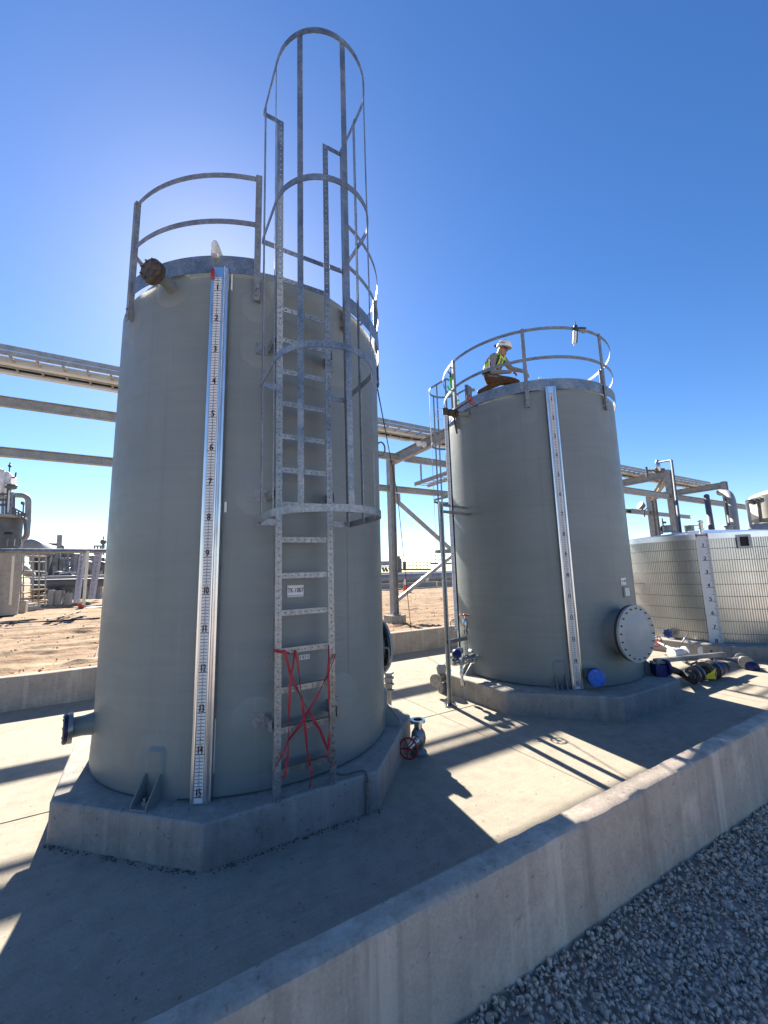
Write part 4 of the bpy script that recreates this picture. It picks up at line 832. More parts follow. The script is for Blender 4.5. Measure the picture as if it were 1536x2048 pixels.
# face: looks down and to the right of the picture
fd = (CR*.72-CF*.55-UP*.35).normalized(); fs = fd.cross(UP).normalized(); fu = fs.cross(fd).normalized(); hc = A_['hd'].lerp(A_['ht'], .45)
g = MB(); g.sphere(hc+fd*.098-fu*.022, .013, 8, (1, 1, 1.4)); g.build('nose', MAT['skin'], wk)
g = MB(); g.sphere(hc+fd*.055-fu*.085, .042, 10); g.build('chin', MAT['skin'], wk)
g = MB(); g.frame(hc+fd*.088-fu*.066, fs, fd, fu, .038, .02, .006); g.build('mouth', MAT['maroon'], wk)
for s_ in (-1, 1): MB().sphere(hc+fs*(.09*s_)-fd*.008-fu*.02, .024, 8, (.7, .7, 1.3)).build('ear', MAT['skin'], wk)
g = MB(); g.ribbon([hc+fd*(.094*cos(a))+fs*(.094*sin(a))+fu*.012 for a in np.linspace(-1.25, 1.25, 13)], fu, .036, .006); g.build('safety_glasses', MAT['glass'], wk)
hu = (fu*.96-fd*.12).normalized(); hf = (fd-hu*fd.dot(hu)).normalized(); hs = hf.cross(hu)
g = MB(); hp = hc+hu*.036+hf*.012; N = 20; vs = []
for i in range(8):
    a = i/7*pi/2
    for k in range(N):
        b = 2*pi*k/N; vs.append(hp+(hf*(cos(b)*.135)+hs*(sin(b)*.112))*(cos(a)**.8)+hu*(.135*sin(a)))
g.add(vs, [(i*N+k, i*N+(k+1) % N, i*N+N+(k+1) % N, i*N+N+k) for i in range(7) for k in range(N)])
vs = [hp+(hf*(cos(2*pi*k/N)*.136)+hs*(sin(2*pi*k/N)*.113)) for k in range(N)]+[hp-hu*.006+(hf*(cos(2*pi*k/N)*(.137+.030*max(0, cos(2*pi*k/N))))+hs*(sin(2*pi*k/N)*.1145)) for k in range(N)]
g.add(vs+[v_-hu*.006 for v_ in vs], [(k, (k+1) % N, N+(k+1) % N, N+k) for k in range(N)]+[(2*N+k, 2*N+(k+1) % N, 3*N+(k+1) % N, 3*N+k) for k in range(N)]+[(N+k, N+(k+1) % N, 3*N+(k+1) % N, 3*N+k) for k in range(N)])
hat = g.build('hard_hat', MAT['helmet'], wk)
g = MB(); g.frame(hp-hf*.165+hu*.02, hs, hf, hu, .06, .035, .03); g.build('ratchet', MAT['black'], hat)
g = MB(); g.ribbon([hp+hs*.1195-hf*.07+hu*.03, hp+hs*.119+hf*.0+hu*.034, hp+hs*.108+hf*.06+hu*.034], hu, .012, .004) if (hs.dot(CF) < 0) else g.ribbon([hp-hs*.1195-hf*.07+hu*.03, hp-hs*.119+hu*.034, hp-hs*.108+hf*.06+hu*.034], hu, .012, .004); g.build('decal', MAT['galvd'], hat)
MB().lathe([(.070, 0), (.075, .03), (.068, .045)], A_['nb']-UP*.03+fd*.0, (A_['hd']-A_['nb']), 14, cap=False).build('collar', MAT['white'], wk)
# vest, reflective band and harness: follow the trunk surface
from mathutils.bvhtree import BVHTree
bvh = BVHTree.FromPolygons([v_.co+O_ for v_ in body.data.vertices], [tuple(f.vertices) for f in body.data.polygons])
ax = (A_['ch']-A_['sp']).normalized(); tf = (CR*.72-CF*.69).normalized(); tf = (tf-ax*tf.dot(ax)).normalized(); ts = ax.cross(tf)
def hug(p, off): c, n, i, d = bvh.find_nearest(p); return c+n*off
def trunk(t_, ang, off):                                     # t 0 pelvis .. 1 shoulder
    c = A_['pel'].lerp(A_['sp'], t_*2) if t_ < .5 else A_['sp'].lerp(A_['ch'], (t_-.5)*2)
    if t_ > 1: c = c+ax*(.09*(t_-1)/.2)
    return hug(c+ts*(sin(ang)*.175)+tf*(cos(ang)*.15), off)
def shell_from(nm, mat, keep, off):
    me_ = body.data; nrm = [v_.normal.copy() for v_ in me_.vertices]; fsx = [tuple(f.vertices) for f in me_.polygons if f.material_index == 0 and keep(f.center+O_)]
    used = sorted({i for f in fsx for i in f}); mp = {k: i for i, k in enumerate(used)}
    vs = [me_.vertices[k].co+O_+nrm[k]*off for k in used]
    return MB().add(vs, [tuple(mp[i] for i in f) for f in fsx]).build(nm, MAT[mat], wk)
def in_vest(c):
    t_ = segd(c, A_['pel'].lerp(A_['sp'], .35), A_['nb'].lerp(A_['ch'], .35)); ar = min(segd(c, A_['s1'], A_['e1']), segd(c, A_['s2'], A_['e2'])+.0, segd(c, A_['e1'], A_['w1']), segd(c, A_['e2'], A_['w2']))
    lat = (c-A_['ch']); mid = abs(lat.dot(ts)) < .035 and lat.dot(tf) > 0
    return t_ < .175 and ar > .062 and (c-A_['pel'].lerp(A_['sp'], .2)).dot(ax) > 0 and not mid and (c-A_['nb']).length > .085
shell_from('vest', 'hivis', in_vest, .012)
for a in (-.62, .62):
    MB().ribbon([trunk(t_, a, .020) for t_ in np.linspace(.2, 1.15, 10)], ts, .042, .006).build('harness_strap', MAT['strap'], wk)
    MB().ribbon([trunk(t_, pi+a*.6, .020) for t_ in np.linspace(.1, 1.1, 10)], ts, .042, .006).build('harness_strap', MAT['strap'], wk)
MB().ribbon([trunk(.12, a, .022) for a in np.linspace(-pi, pi, 30)], ax, .048, .008).build('harness_belt', MAT['strap'], wk)
MB().ribbon([trunk(.42, a, .017) for a in np.linspace(-pi, pi, 30)], ax, .05, .003).build('reflective_band', MAT['white'], wk)
MB().ribbon([trunk(.74, a, .024) for a in np.linspace(-.7, .7, 9)], ax, .042, .006).build('harness_strap', MAT['amber'], wk)
# hands: palm with five fingers each, curled
for hk, wkk, dirv in (('h1', 'w1', CR*.9-UP*.35-CF*.1), ('h2', 'w2', CR*.8-UP*.5+CF*.1)):
    d_ = dirv.normalized(); base = A_[hk]; sd_ = d_.cross(CF).normalized(); dn = (-UP*.6+CF*.2).normalized()
    for i, ln in enumerate((.062, .072, .078, .07)):
        r0 = base+d_*.03+CF*(.010+.016*(i-1.5)); MB().tube([r0, r0+d_*ln*.4+dn*.006, r0+d_*ln*.75+dn*.024, r0+d_*ln*.85+dn*.045], [.0095, .009, .0085, .006], 7).build('finger', MAT['skin'], wk)
    r0 = base-d_*.005-CF*.028+UP*.01; MB().tube([r0, r0+d_*.03-CF*.012+UP*.012, r0+d_*.058-CF*.004+UP*.012], [.012, .011, .007], 7).build('thumb', MAT['skin'], wk)
# caulking gun hanging on the top rail
cgd = depth(onC(1152, 660, T2, R1+.05)); B_ = lambda x, y: onD(x, y, cgd-.02)
cg = thing('caulking_gun', 'caulking gun hanging nozzle down from the top rail of the second tank', 'caulking gun', tuple(B_(1149, 690)))
MB().tube([B_(1150, 663), B_(1148.5, 687)], .030, 12).build('cartridge', MAT['white'], cg); MB().tube([B_(1148.5, 687), B_(1148, 692)], [.016, .006], 8).build('nozzle', MAT['white'], cg)
g = MB(); g.bar(B_(1153, 660), B_(1151.5, 687), .012, .05); g.build('cradle', MAT['black'], cg)
MB().tube([B_(1151, 651), B_(1151, 664)], .03, 10).build('head', MAT['black'], cg); MB().tube(fillet([B_(1151, 656), B_(1163, 655.5), B_(1172, 656.5)], .05), .014, 8).build('handle', MAT['black'], cg); MB().tube(fillet([B_(1155, 660), B_(1162, 664), B_(1169, 666)], .05), .011, 8).build('trigger', MAT['galvd'], cg); MB().tube([B_(1151, 652), B_(1150, 643)], .007, 6).build('hook', MAT['black'], cg)
# green lanyard
L_ = lambda x, y, dd=0: onD(x, y, depth(pol(T2, R1+.04, 165, 5.5))+dd)
ln = thing('lanyard', 'bright green safety lanyard hooked over the railing of the second tank', 'lanyard', tuple(L_(905, 775)))
MB().ribbon([L_(901, 752), L_(902, 765), L_(904, 778), L_(907, 790)], CR, .055, .006).build('webbing', MAT['green'], ln); MB().ribbon([L_(907, 782), L_(910, 795), L_(914, 804), L_(918, 800)], CR, .05, .006).build('webbing', MAT['green'], ln)
MB().tube(fillet([L_(896, 742), L_(899, 748), L_(903, 742), L_(902, 733), L_(899, 735)], .04), .012, 8).build('hook', MAT['galvd'], ln); MB().tube([L_(900, 746), L_(901, 754)], .022, 8).build('shock_pack', MAT['black'], ln)
MB().tube(fillet([L_(895, 772), L_(900, 781), L_(906, 778)], .05), .016, 8).build('loop', MAT['green'], ln)
# dark riser with bracket just left of the worker's valve
a = onC(940, 790, T2, R1+.03); o = MB().bar(a-UP*.12, a+UP*.14, .05, .05); o.frame(a+UP*.09+CR*.05, CR, CF, UP, .07, .05, .05); tag(o.build('riser_stub', MAT['galvd']), 'short grey stub standing at the tank rim above the red handwheel', 'stub')

# ================================================================== FLOOR ITEMS on the right
def floor_valve(name, label, p, ang, col, body, L=.55, tilt=.25):
    t = thing(name, label, 'valve', tuple(p)); d = V((cos(ang), sin(ang), 0)); n = V((-d.y, d.x, 0)); c = V(p)+UP*.12
    MB().lathe([(.06, -.16), (.085, -.08), (.095, 0), (.085, .08), (.06, .16)], c, d, 16).build('body', MAT[body], t)
    for s_ in (-1, 1): MB().lathe([(.12, -.014), (.12, .014)], c+d*(.17*s_), d, 20).build('flange', MAT[body], t)
    ax_ = (n*cos(tilt)+UP*sin(tilt)).normalized(); MB().lathe([(.06, .06), (.055, .14), (.03, .18), (.022, L*.8), (.022, L)], c, ax_, 12).build('bonnet', MAT[body], t)
    handwheel(c+ax_*L, ax_, .12, col, t, 5); return t
floor_valve('gate_valve', 'white flanged valve with a red handwheel at the foot of the corrugated tank', onZ(1358, 1316, 0), -.35, 'red', 'white', .55, .25)
floor_valve('gate_valve', 'pale valve lying beside the grey tube, right of the red handwheel', onZ(1410, 1312, 0), .4, 'cast', 'white', .40, .6)
t = thing('pump', 'dark flanged pump with a yellow tag lying on the shaded floor', 'pump', tuple(onZ(1420, 1362, 0)))
a, b = onZ(1385, 1366, 0)+UP*.13, onZ(1450, 1352, 0)+UP*.16; d = (b-a).normalized(); L = (b-a).length
MB().lathe([(.07, 0), (.07, L*.12), (.09, L*.14), (.10, L*.28), (.09, L*.40), (.15, L*.44), (.155, L*.60), (.12, L*.66), (.12, L*.80), (.10, L)], a, d, 20).build('casing', MAT['rubber'], t)
for k, r_ in ((.05, .13), (.16, .14), (.42, .17), (.62, .165)): MB().lathe([(r_, -.014), (r_, .014)], a+d*(L*k), d, 24).build('flange', MAT['cast'], t)
MB().lathe([(.125, 0), (.13, L*.10), (.11, L*.2)], a+d*(L*.70), d, 20).build('motor', MAT['navy'], t); MB().lathe([(.075, -.03), (.075, -.01), (.03, -.005)], a, d, 16).build('end_cap', MAT['galvd'], t)
q = a+d*(L*.34)-CF*.165; MB().add([q-CR*.09-UP*.05, q+CR*.10-UP*.05, q+CR*.08+UP*.03, q+CR*.12+UP*.13, q+CR*.02+UP*.06, q-CR*.06+UP*.02], [(0, 1, 2, 3, 4, 5)]).build('tag', MAT['yellow'], t, smooth=False)
t = thing('valve_actuator', 'navy valve with an upright stem on the base beside the round manway', 'valve', tuple(onZ(1316, 1356, F)))
c = onZ(1319, 1352, F)+UP*.10; MB().frame(c, CR, CF, UP, .17, .15, .17).build('body', MAT['navy'], t); MB().lathe([(.12, -.02), (.12, .02)], c+CR*.12+UP*.03, CR, 20).build('flange', MAT['navy'], t)
MB().tube([c, onD(1312, 1318, depth(c))], .03, 10).build('stem', MAT['galvd'], t); MB().frame(c+UP*.11, CR, CF, UP, .22, .06, .03).build('cross_bar', MAT['galvd'], t)
o = MB().tube(fillet([c+CR*.12+UP*.03, onZ(1360, 1345, .12), onZ(1388, 1363, .12)], .3), .055, 10).build('hose', MAT['rubber']); tag(o, 'short black hose between the navy valve and the dark pump', 'hose')
o = MB().bar(onZ(1310, 1322, .42), onZ(1448, 1308, .30), .07, .07).build('steel_tube', MAT['galv'], smooth=False); tag(o, 'long square grey tube lying across the floor valves', 'steel tube')
t = floor_valve('gate_valve', 'dark valve with a blue cap in the shade at the far right floor', onZ(1490, 1335, 0), .5, 'iron', 'cast', .5, .1)
MB().lathe([(.10, 0), (.10, .10), (.07, .14)], onZ(1500, 1332, .06), -CF, 14).build('cap', MAT['navy'], t)
o = MB().box(onZ(1420, 1300, .12)[:], (.34, .2, .12), .5).build('timber_block', MAT['wood'], bevel=.01); tag(o, 'short pale timber block by the base of the corrugated tank', 'timber')
o = MB(); [o.tube([onZ(1365+k*9, 1322+(k % 3)*3, .03), onZ(1374+k*9, 1325+(k % 2)*4, .05)], .02, 6) for k in range(6)]
tag(o.build('chain_heap', MAT['iron']), 'rusty chain heaped on the floor under the grey tube', 'chain')

# ================================================================== MIDDLE BACKGROUND
YM = 41.0
def BX(mb, x0, y0, x1, y1, Y, d):
    P_, Q_ = onY(x0, y1, Y), onY(x1, y0, Y); return mb.box(((P_.x+Q_.x)/2, Y+d/2, (P_.z+Q_.z)/2), (abs(Q_.x-P_.x), d, abs(Q_.z-P_.z)))
def PT(x, y, Y): return onY(x, y, Y)
cp = onZ(811, 1185, ZD); tc = thing('traffic_cone', 'orange traffic cone with a white collar standing on the dirt', 'traffic cone', tuple(cp))
ch_ = 30/FPX*depth(cp)
MB().lathe([(.17*ch_, .02), (.10*ch_, ch_*.5), (.045*ch_, ch_*.97), (.03*ch_, ch_)], cp, UP, 20).build('cone', MAT['orange'], tc); MB().lathe([(.106*ch_, ch_*.52), (.063*ch_, ch_*.86)], cp, UP, 20, cap=False).build('collar', MAT['white'], tc); MB().box((cp.x, cp.y, ZD+.02), (.4*ch_, .4*ch_, .05)).build('base', MAT['rubber'], tc)
a, b = PT(650, 1160, YM), PT(1010, 1156, YM); zc_ = (PT(800, 1147, YM).z+PT(800, 1166, YM).z)/2; rr = (PT(800, 1147, YM).z-PT(800, 1166, YM).z)/2
o = MB().tube([(a.x, YM, zc_), (b.x, YM, zc_)], rr, 20).build('pipeline', MAT['plant']); tag(o, 'thick grey pipeline on low supports beyond the dirt, seen between the two tanks', 'pipeline')
o = MB().tube([(a.x, YM+rr*2.3, zc_+rr*.75), (b.x, YM+rr*2.3, zc_+rr*.75)], rr*.45, 14).build('pipeline', MAT['plant']); tag(o, 'thinner grey pipeline running just behind the thick one between the tanks', 'pipeline')
for i, xp in enumerate((772, 796, 838, 880)):
    p_ = PT(xp, 1160, YM); g = MB().box((p_.x, YM, ZD+(zc_-ZD)/2), (.35, rr*1.6, zc_-ZD)); tag(g.build('pipe_support', MAT['plantd']), ['leftmost of the dark supports under the thick pipeline, beside the first tank', 'dark pipeline support just right of the bare steel column', 'dark pipeline support above the lower brace near the traffic cone', 'rightmost dark pipeline support close to the second tank'][i], 'support', 'supports under the thick pipeline')
zt_ = PT(800, 1166, YM-3).z
for i, (xa, xb) in enumerate(((640, 795), (799, 872), (876, 1000))):
    a, b = PT(xa, 1170, YM-3), PT(xb, 1170, YM-3); g = MB().box(((a.x+b.x)/2, YM-3, (ZD+zt_)/2), (b.x-a.x, .3, zt_-ZD)); tag(g.build('concrete_barrier', MAT['block'], bevel=.05), ['low concrete barrier below the pipeline left of the traffic cone', 'low concrete barrier right behind the traffic cone', 'low concrete barrier beside the second tank in the distance'][i], 'barrier', 'concrete barriers below the pipeline')
o = MB().box((PT(820, 1180, YM-4).x, YM-4.2, ZD+.04), (40, .5, .14)).build('timber_kerb', MAT['plantd']); tag(o, 'dark low kerb along the far edge of the dirt below the barriers', 'kerb')
def railing_run(name, label, x0, x1, yt, yb, Y, n, slope=0):
    t = thing(name, label, 'railing', tuple(PT(x0, yb, Y)))
    A0, A1, B0, B1 = PT(x0, yt, Y), PT(x1, yt+slope, Y), PT(x0, yb, Y), PT(x1, yb+slope, Y)
    MB().tube([A0, A1], .05, 6).build('top_rail', MAT['plantd'], t); MB().tube([A0.lerp(B0, .5), A1.lerp(B1, .5)], .04, 6).build('mid_rail', MAT['plantd'], t); MB().bar(B0, B1, .3, .22).build('deck', MAT['plantd'], t)
    for k in range(n+1): MB().tube([A0.lerp(A1, k/n), B0.lerp(B1, k/n)], .04, 6).build('post', MAT['plantd'], t)
railing_run('walkway', 'distant elevated walkway with thin handrails between the two tanks', 803, 862, 1124, 1139, YM+4, 8)
railing_run('platform', 'higher distant platform with handrails just left of the second tank', 862, 915, 1110, 1127, YM+4, 6)
t = thing('equipment_skid', 'distant dark machinery skid right beside the edge of the first tank', 'machinery', tuple(PT(770, 1140, YM+3)))
g = MB(); BX(g, 740, 1122, 784, 1131, YM+3, 1.5); g.build('casing', MAT['plant'], t); g = MB(); BX(g, 742, 1131, 788, 1136, YM+3, 1.2); g.build('deck', MAT['alu'], t)
for xp in (765, 771, 778): MB().tube([PT(xp, 1136, YM+2.5), PT(xp+4, 1143, YM+2.5)], .16, 8).build('leg', MAT['plantd'], t)
t = thing('equipment_cabinet', 'tall dark distant cabinet standing just right of the bare steel column', 'cabinet', tuple(PT(799, 1145, YM+3)))
g = MB(); BX(g, 796, 1117, 803, 1146, YM+3, 1.2); g.build('body', MAT['plantd'], t); g = MB(); BX(g, 797, 1112, 800, 1117, YM+3.4, .5); g.build('vent', MAT['plantd'], t)
o = MB().tube([PT(809, 1124, YM+3), PT(809, 1141, YM+3)], .22, 8).build('valve_stand', MAT['plantd']); tag(o, 'dark upright valve stand beside the distant walkway', 'valve stand')
for i, (xp, yp) in enumerate(((846, 1157), (853, 1158))): tag(MB().sphere(PT(xp, yp, YM-1.2), .30, 12).build('float_ball', MAT['white']), ['left of two small white rounded objects under the thick pipeline', 'right of two small white rounded objects under the thick pipeline'][i], 'ball', 'white objects under the pipeline')

# ================================================================== PLANT at the left
YL = 31.0
def cyl_v(name, x0, x1, yt, yb, Y, mat, parent, dome=0, n=32):
    a, b = PT(x0, yb, Y), PT(x1, yt, Y); r_ = (PT(x1, yb, Y)-a).length/2*.92; cx_ = (a.x+PT(x1, yb, Y).x)/2; z0, z1 = a.z, PT((x0+x1)/2, yt, Y).z
    pr = [(r_, z0), (r_, z1)]
    if dome: pr += [(r_*.85, z1+dome*.5), (r_*.5, z1+dome*.85), (0, z1+dome)]
    return MB().lathe(pr, (cx_, Y, 0), n=n).build(name, MAT[mat], parent)
pv = thing('process_column', 'squat grey process column with pipework at the left edge of the frame', 'process vessel', (PT(10, 1225, YL).x, YL, ZD))
cyl_v('lower_shell', -30, 37, 1103, 1232, YL, 'block', pv); cyl_v('upper_shell', -35, 43, 1034, 1102, YL, 'plantd', pv); cyl_v('collar', -32, 41, 1099, 1106, YL-.1, 'plant', pv)
g = MB(); a, b = PT(-20, 1030, YL-1), PT(44, 1036, YL-1); g.frame(((a.x+b.x)/2, YL, a.z), V((1, 0, 0)), V((0, 1, 0)), UP, abs(b.x-a.x)*1.0, 2.4, .16); g.build('platform', MAT['plant'], pv)
MB().tube([PT(27, 1112, YL-1.6), PT(20, 1210, YL-1.6)], .055, 8).build('drain_pipe', MAT['cream'], pv)
for k, (xx, yt, yb, rr_) in enumerate(((17, 968, 1030, .09), (22, 985, 1030, .12), (27, 990, 1030, .06), (5, 985, 1030, .07), (-4, 970, 1030, .1), (11, 992, 1030, .05))): MB().tube([PT(xx, yb, YL-.4), PT(xx+1, yt, YL-.4)], rr_, 10).build('riser', MAT['plant' if k % 2 else 'plantd'], pv)
for yy in (989, 1000, 1010): MB().tube([PT(-10, yy, YL-.5), PT(22, yy-1, YL-.5)], .06, 8).build('header', MAT['plantd'], pv)
MB().lathe([(.18, 0), (.26, .05), (.26, .16), (.18, .2)], PT(22, 978, YL-.4), UP, 18).build('flange', MAT['plantd'], pv); MB().lathe([(.08, 0), (.20, .05), (.24, .12), (.2, .16)], PT(25, 975, YL-.4), UP, 18).build('hood', MAT['plantd'], pv)
for k in range(5):
    x_ = 25+k*6; MB().tube([PT(x_, 1016+k*3.2, YL-1.4), PT(x_, 1030+k*1.5, YL-1.4)], .04, 6).build('post', MAT['plantd'], pv)
MB().tube([PT(25, 1015, YL-1.4), PT(52, 1029, YL-1.4)], .045, 6).build('handrail', MAT['plantd'], pv); MB().tube([PT(25, 1022, YL-1.4), PT(52, 1033, YL-1.4)], .04, 6).build('handrail', MAT['plantd'], pv)
for k in range(3): g = MB(); BX(g, 9+k*14, 1078, 15+k*14, 1092, YL-1.55, .2); g.build('cleat', MAT['plantd'], pv)
g = MB(); BX(g, 8, 1064, 24, 1068, YL-1.7, .2); g.build('marking_plate', MAT['rubber'], pv)
o = MB().tube(fillet([PT(22, 990, YL+.6), PT(57, 991, YL+.6), PT(56, 1040, YL+.6), PT(53, 1074, YL+.6), PT(40, 1082, YL+.6), PT(38, 1098, YL+.6)], .6, 8), .15, 16).build('gooseneck_pipe', MAT['plant']); tag(o, 'big grey gooseneck pipe arching down beside the left process column', 'pipe')
o = MB().tube(fillet([PT(30, 1034, YL-.9), PT(50, 1036, YL-.9), PT(51, 1058, YL-.9)], .3), .08, 10).build('branch_pipe', MAT['plantd']); tag(o, 'small dark branch pipe curving at the top of the left process column', 'pipe')
t = thing('wrapped_unit', 'white sheeted unit high up at the extreme left edge', 'sheeted unit', tuple(PT(0, 986, YL))); g = MB(); BX(g, -60, 936, 8, 984, YL-.8, 2.4); g.build('sheeting', MAT['wrap'], t, bevel=.2); g = MB(); BX(g, 4, 942, 19, 966, YL-.4, 1.8); g.build('sheeting', MAT['wrap'], t, bevel=.15)
MB().tube([PT(20, 925, YL), PT(18, 948, YL)], .03, 8).build('antenna', MAT['navy'], t); MB().sphere(PT(19.5, 932, YL), .09, 10).build('beacon', MAT['navy'], t); MB().tube(fillet([PT(21, 955, YL), PT(30, 955.5, YL), PT(32, 945, YL)], .1), .04, 8).build('vent_pipe', MAT['navy'], t)
MB().tube([PT(21, 948, YL), PT(16, 1025, YL-1)], .045, 6).build('white_conduit', MAT['white'], t)
t = thing('street_lamp', 'small dark lamp on a thin pole seen inside the gooseneck pipe', 'lamp', tuple(PT(46, 1030, YL+14))); MB().tube([PT(46, 1032, YL+14), PT(47, 1006, YL+14)], .06, 6).build('pole', MAT['plantd'], t); g = MB(); BX(g, 41, 1003, 47, 1008, YL+14, .5); g.build('lamp_head', MAT['plantd'], t)
def horiz(name, label, x0, y0, x1, y1, Y0, Y1, r, mat, cat='vessel', hemi=True):
    a, b = PT(x0, y0, Y0), PT(x1, y1, Y1); L = (b-a).length; pr = [(0, -r*.5), (r*.6, -r*.4), (r*.9, -r*.15), (r, 0), (r, L)]+([(r*.8, L+r*.3), (0, L+r*.5)] if hemi else [])
    return tag(MB().lathe(pr, a, (b-a), 28).build(name, MAT[mat]), label, cat)
horiz('heat_exchanger', 'large grey horizontal vessel with a rounded end above the scaffold, left', 62, 1096, 96, 1104, 36, 44, .62, 'plant'); horiz('heat_exchanger', 'smaller grey vessel low behind the scaffold poles, left', 45, 1138, 62, 1150, 33, 36, .26, 'plant')
horiz('heat_exchanger', 'dark ridged exchanger far off between scaffold and stairs', 128, 1128, 168, 1132, 52, 56, .7, 'plantd')
t = thing('exhaust_stack', 'slim grey exhaust stack rising behind the scaffold ledger', 'stack', tuple(PT(118, 1112, 48))); MB().tube([PT(117, 1118, 48), PT(119.5, 1070, 48)], .2, 14).build('stack', MAT['plant'], t); MB().tube(fillet([PT(118, 1090, 48), PT(126, 1092, 48), PT(127, 1112, 48)], .3), .09, 10).build('branch_pipe', MAT['plantd'], t); MB().tube([PT(90, 1088, 48), PT(118, 1089, 48)], .12, 8).build('tie_pipe', MAT['plantd'], t)
t = thing('pipe_manifold', 'tangle of dark pipes and supports behind the scaffold at left', 'pipework', tuple(PT(110, 1200, 42)))
rr2 = random.Random(3)
for k in range(34):
    y_ = 1108+k*2.5+rr2.uniform(-2, 2); x0_ = rr2.uniform(70, 130); x1_ = x0_+rr2.uniform(25, 80); MB().tube([PT(x0_, y_, 42+rr2.uniform(0, 3)), PT(x1_, y_+rr2.uniform(-1, 2), 43+rr2.uniform(0, 3))], rr2.uniform(.07, .24), 8).build('pipe', MAT[rr2.choice(['plant', 'plantd', 'alu', 'plant'])], t)
for k in range(34):
    x_ = 66+k*4.2+rr2.uniform(-3, 3); MB().tube([PT(x_, 1106+rr2.uniform(0, 20), 43), PT(x_, 1198, 43)], rr2.uniform(.05, .22), 8).build('upright', MAT[rr2.choice(['plant', 'plantd', 'steel'])], t)
for k in range(16):
    x_ = 66+k*9+rr2.uniform(-3, 3); y_ = 1110+rr2.uniform(0, 60); g = MB(); BX(g, x_, y_, x_+rr2.uniform(6, 15), y_+rr2.uniform(8, 30), 46+rr2.uniform(0, 3), 1.0); g.build('casing', MAT[rr2.choice(['plantd', 'plant', 'block', 'plantd'])], t)
for k in range(9): MB().lathe([(.0, 0), (.35, .05), (.42, .3), (.35, .55), (0, .6)], PT(95+k*12+rr2.uniform(-4, 4), 1115+rr2.uniform(0, 55), 41), (1, rr2.uniform(-.4, .4), 0), 12).build('drum', MAT[rr2.choice(['alu', 'plant', 'plantd'])], t)
g = MB(); BX(g, 88, 1104, 101, 1152, 41, 1.0); g.build('duct', MAT['plantd'], t); g = MB(); BX(g, 112, 1104, 121, 1150, 43, .8); g.build('duct', MAT['plant'], t)
for k, (x_, y_, s__) in enumerate(((75, 1158, 1.), (83, 1150, .8), (118, 1148, .7), (130, 1146, .6), (141, 1147, .7), (60, 1160, .8))): MB().lathe([(.1, 0), (.16*s__, .05), (.16*s__, .3), (.1, .36)], PT(x_, y_, 40), (1, .2, .3), 10).build('fitting', MAT['bright'], t)
for i, (yt, yb, mt, lb) in enumerate(((1151, 1156, 'plant', 'upper thin pipeline crossing behind the stairs at left'), (1157, 1175, 'plantd', 'thick dark pipeline crossing behind the stairs at left'))):
    z0, z1 = PT(150, yb, 38).z, PT(150, yt, 38).z; o = MB().tube([(PT(68 if i else 88, 1160, 38).x, 38-.8*(1-i), (z0+z1)/2), (PT(330, 1160, 38).x, 38-.8*(1-i), (z0+z1)/2)], (z1-z0)/2, 16).build('pipeline', MAT[mt]); tag(o, lb, 'pipeline')
for i, (x0_, x1_, y0_) in enumerate(((93, 108, 1180), (106, 124, 1181), (127, 141, 1186))):
    g = MB(); BX(g, x0_, y0_, x1_, 1211, 36.5+.2*i, 1.2); tag(g.build('concrete_block', MAT['block'], bevel=.04), ['leftmost grey concrete block under the left pipelines', 'middle grey concrete block under the left pipelines', 'rightmost smaller concrete block under the left pipelines'][i], 'concrete block', 'concrete blocks under the left pipelines')
g = MB(); rr3 = random.Random(11)
for k in range(150):
    x_ = rr3.uniform(55, 230); y_ = rr3.uniform(1108, 1150); Y_ = rr3.uniform(54, 66); q_ = rr3.random()
    if q_ < .35: BX(g, x_, y_, x_+rr3.uniform(2, 12), y_+rr3.uniform(3, 22), Y_, 1.0)
    elif q_ < .7: g.tube([PT(x_, y_, Y_), PT(x_+rr3.uniform(8, 45), y_+rr3.uniform(-1, 2), Y_)], rr3.uniform(.06, .3), 8)
    else: g.tube([PT(x_, y_, Y_), PT(x_, 1170, Y_)], rr3.uniform(.06, .3), 8)
tag(g.build('distant_plant', MAT['plantd']), 'far-off dark mass of plant pipework behind the scaffold', kind='stuff')
# scaffold
YS = 27.5
sc = thing('scaffold', 'tube scaffold with a long double ledger crossing the left plant', 'scaffold', tuple(PT(110, 1212, YS)))
for y_, r_ in ((1099.5, .07), (1102.5, .09)): MB().tube([PT(-20, y_, YS), PT(260, y_+1, YS)], r_, 8).build('ledger', MAT['galv'], sc)
for x_, xb, y0_, y1_ in ((43, 36, 1100, 1212), (48, 40, 1104, 1205), (67, 60, 1104, 1205), (79, 72, 1104, 1214), (92, 84, 1112, 1212)): MB().tube([PT(x_, y0_, YS), PT(x_-2, y1_, YS+.2)], .036, 8).build('standard', MAT['galv'], sc)
for y_ in (1112, 1124, 1142, 1155, 1170, 1185, 1198): MB().tube([PT(42, y_, YS), PT(92, y_+rr2.uniform(-1, 2), YS+.3)], .03, 8).build('transom', MAT['galv'], sc)
for k, (y_, x0_, x1_) in enumerate(((1186, 40, 66), (1180, 62, 92), (1193, 60, 90), (1202, 64, 94))): MB().bar(PT(x0_, y_, YS+.1), PT(x1_, y_-1.5, YS+.3), .9, .06).build('board', MAT['wood'], sc)
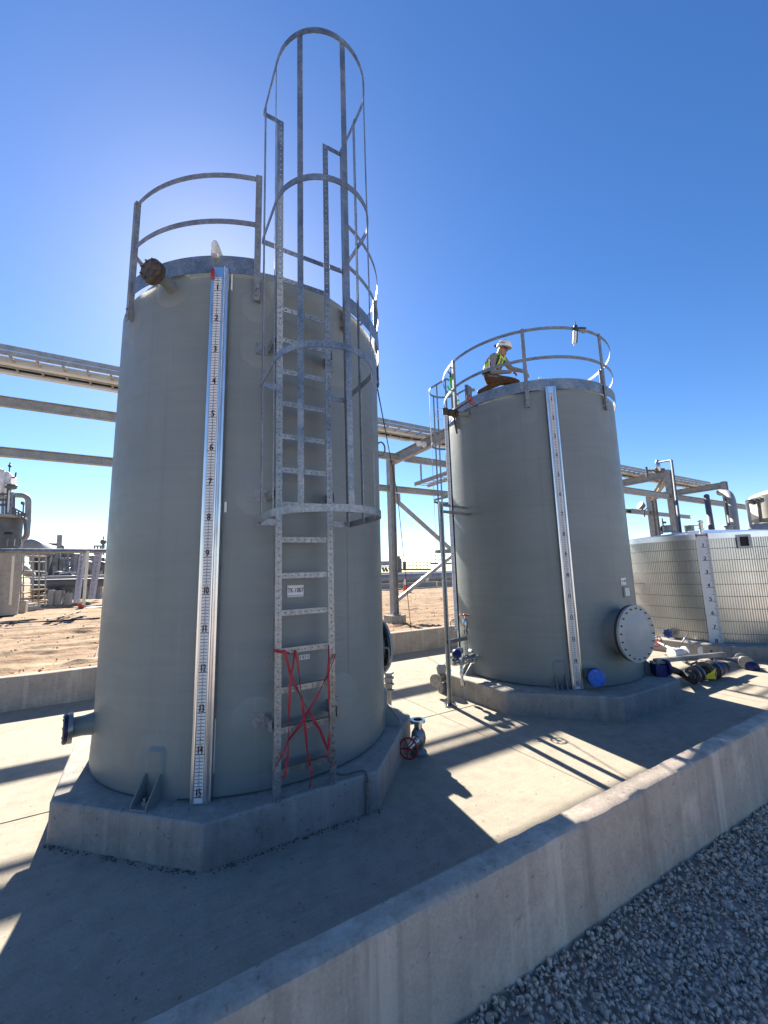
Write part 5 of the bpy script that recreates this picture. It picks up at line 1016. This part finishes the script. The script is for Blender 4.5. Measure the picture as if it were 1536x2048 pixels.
for i, (xt, xb) in enumerate(((166, 153), (198, 183))):
    t = thing('stair', ['left lilac-grey inclined stair hanging from the scaffold ledger', 'right lilac-grey inclined stair close to the first tank'][i], 'stair', tuple(PT(xb, 1205, YS+.8)), 'inclined stairs beside the left pipelines')
    for s_ in (-3.5, 3.5): MB().bar(PT(xt+s_, 1104, YS+.8), PT(xb+s_, 1206 if i == 0 else 1198, YS+.6), .08, .16).build('stringer', MAT['lilac'], t)
    for k in range(11): MB().bar(PT(xt-3.5-(xt-xb)*k/11, 1106+8.5*k, YS+.8), PT(xt+3.5-(xt-xb)*k/11, 1106+8.5*k, YS+.8), .03, .12).build('tread', MAT['lilac'], t)
o = MB().tube([PT(176, 1102, YS-.3), PT(167, 1210, YS-.3)], .075, 10).build('white_pole', MAT['cream']); tag(o, 'pale upright pole standing between the two inclined stairs', 'pole')
t = thing('bucket', 'dark red bucket standing on the dirt by the pale pole', 'bucket', tuple(onZ(162, 1218, ZD))); c = onZ(162, 1218, ZD); MB().lathe([(.16, 0), (.20, .36), (.18, .36), (.15, .03)], c, UP, 16).build('body', MAT['red'], t); MB().tube([c+UP*.36+CR*.19, c+UP*.46, c+UP*.36-CR*.19], .012, 6).build('handle', MAT['iron'], t)
a = onZ(186, 1216, ZD); o = MB().box((a.x+.9, a.y, ZD+.05), (2.6, 1.1, .06), .1).build('white_sheet', MAT['wrap'], bevel=.02); tag(o, 'white flat panel lying on the dirt beside the first tank', 'panel')
for i, (px_, lb) in enumerate((([(0, 1247), (60, 1245), (120, 1242), (200, 1236)], 'nearer black hose lying straight across the dirt at left'), ([(95, 1240), (130, 1232), (160, 1223)], 'farther black hose curving towards the red bucket'))):
    o = MB().tube(fillet([onZ(x_, y_, ZD+.04) for x_, y_ in px_], 1.0), .045, 8).build('hose', MAT['rubber']); tag(o, lb, 'hose')
for i, (x_, y_, sx, lb) in enumerate(((14, 1228, 1.6, 'largest rough concrete lump at the foot of the left process column'), (49, 1222, .9, 'small concrete lump below the scaffold poles'), (63, 1222, .7, 'tilted pale concrete block beside the scaffold foot'))):
    a = onZ(x_, y_, ZD); o = MB().box((a.x, a.y, ZD+.22*sx), (1.1*sx, .7, .5*sx), .3*i).build('concrete_lump', MAT['block'], bevel=.06); tag(o, lb, 'concrete lump')
t = thing('mast', 'distant lattice mast with a dark tip just left of the first tank', 'mast', tuple(PT(206, 1104, 70))); MB().tube([PT(206, 1106, 70), PT(207, 1072, 70)], [.25, .05], 8).build('pole', MAT['plantd'], t); MB().sphere(PT(206.5, 1084, 70), .4, 8).build('beacon', MAT['plantd'], t)
for k in range(4): MB().tube([PT(189+k*6, 1110, 68), PT(189+k*6, 1092, 68)], .12, 6).build('post', MAT['plant'], t)
MB().tube([PT(188, 1092, 68), PT(210, 1092, 68)], .10, 6).build('rail', MAT['plant'], t)
o = MB().tube(fillet([onZ(190, 1318, ZD), onZ(196, 1305, ZD)+UP*.16, onZ(204, 1302, ZD)+UP*.16, onZ(206, 1316, ZD)], .3), .016, 6).build('wire_loop', MAT['iron']); tag(o, 'thin wire loop sticking out of the dirt beside the first tank', 'wire')
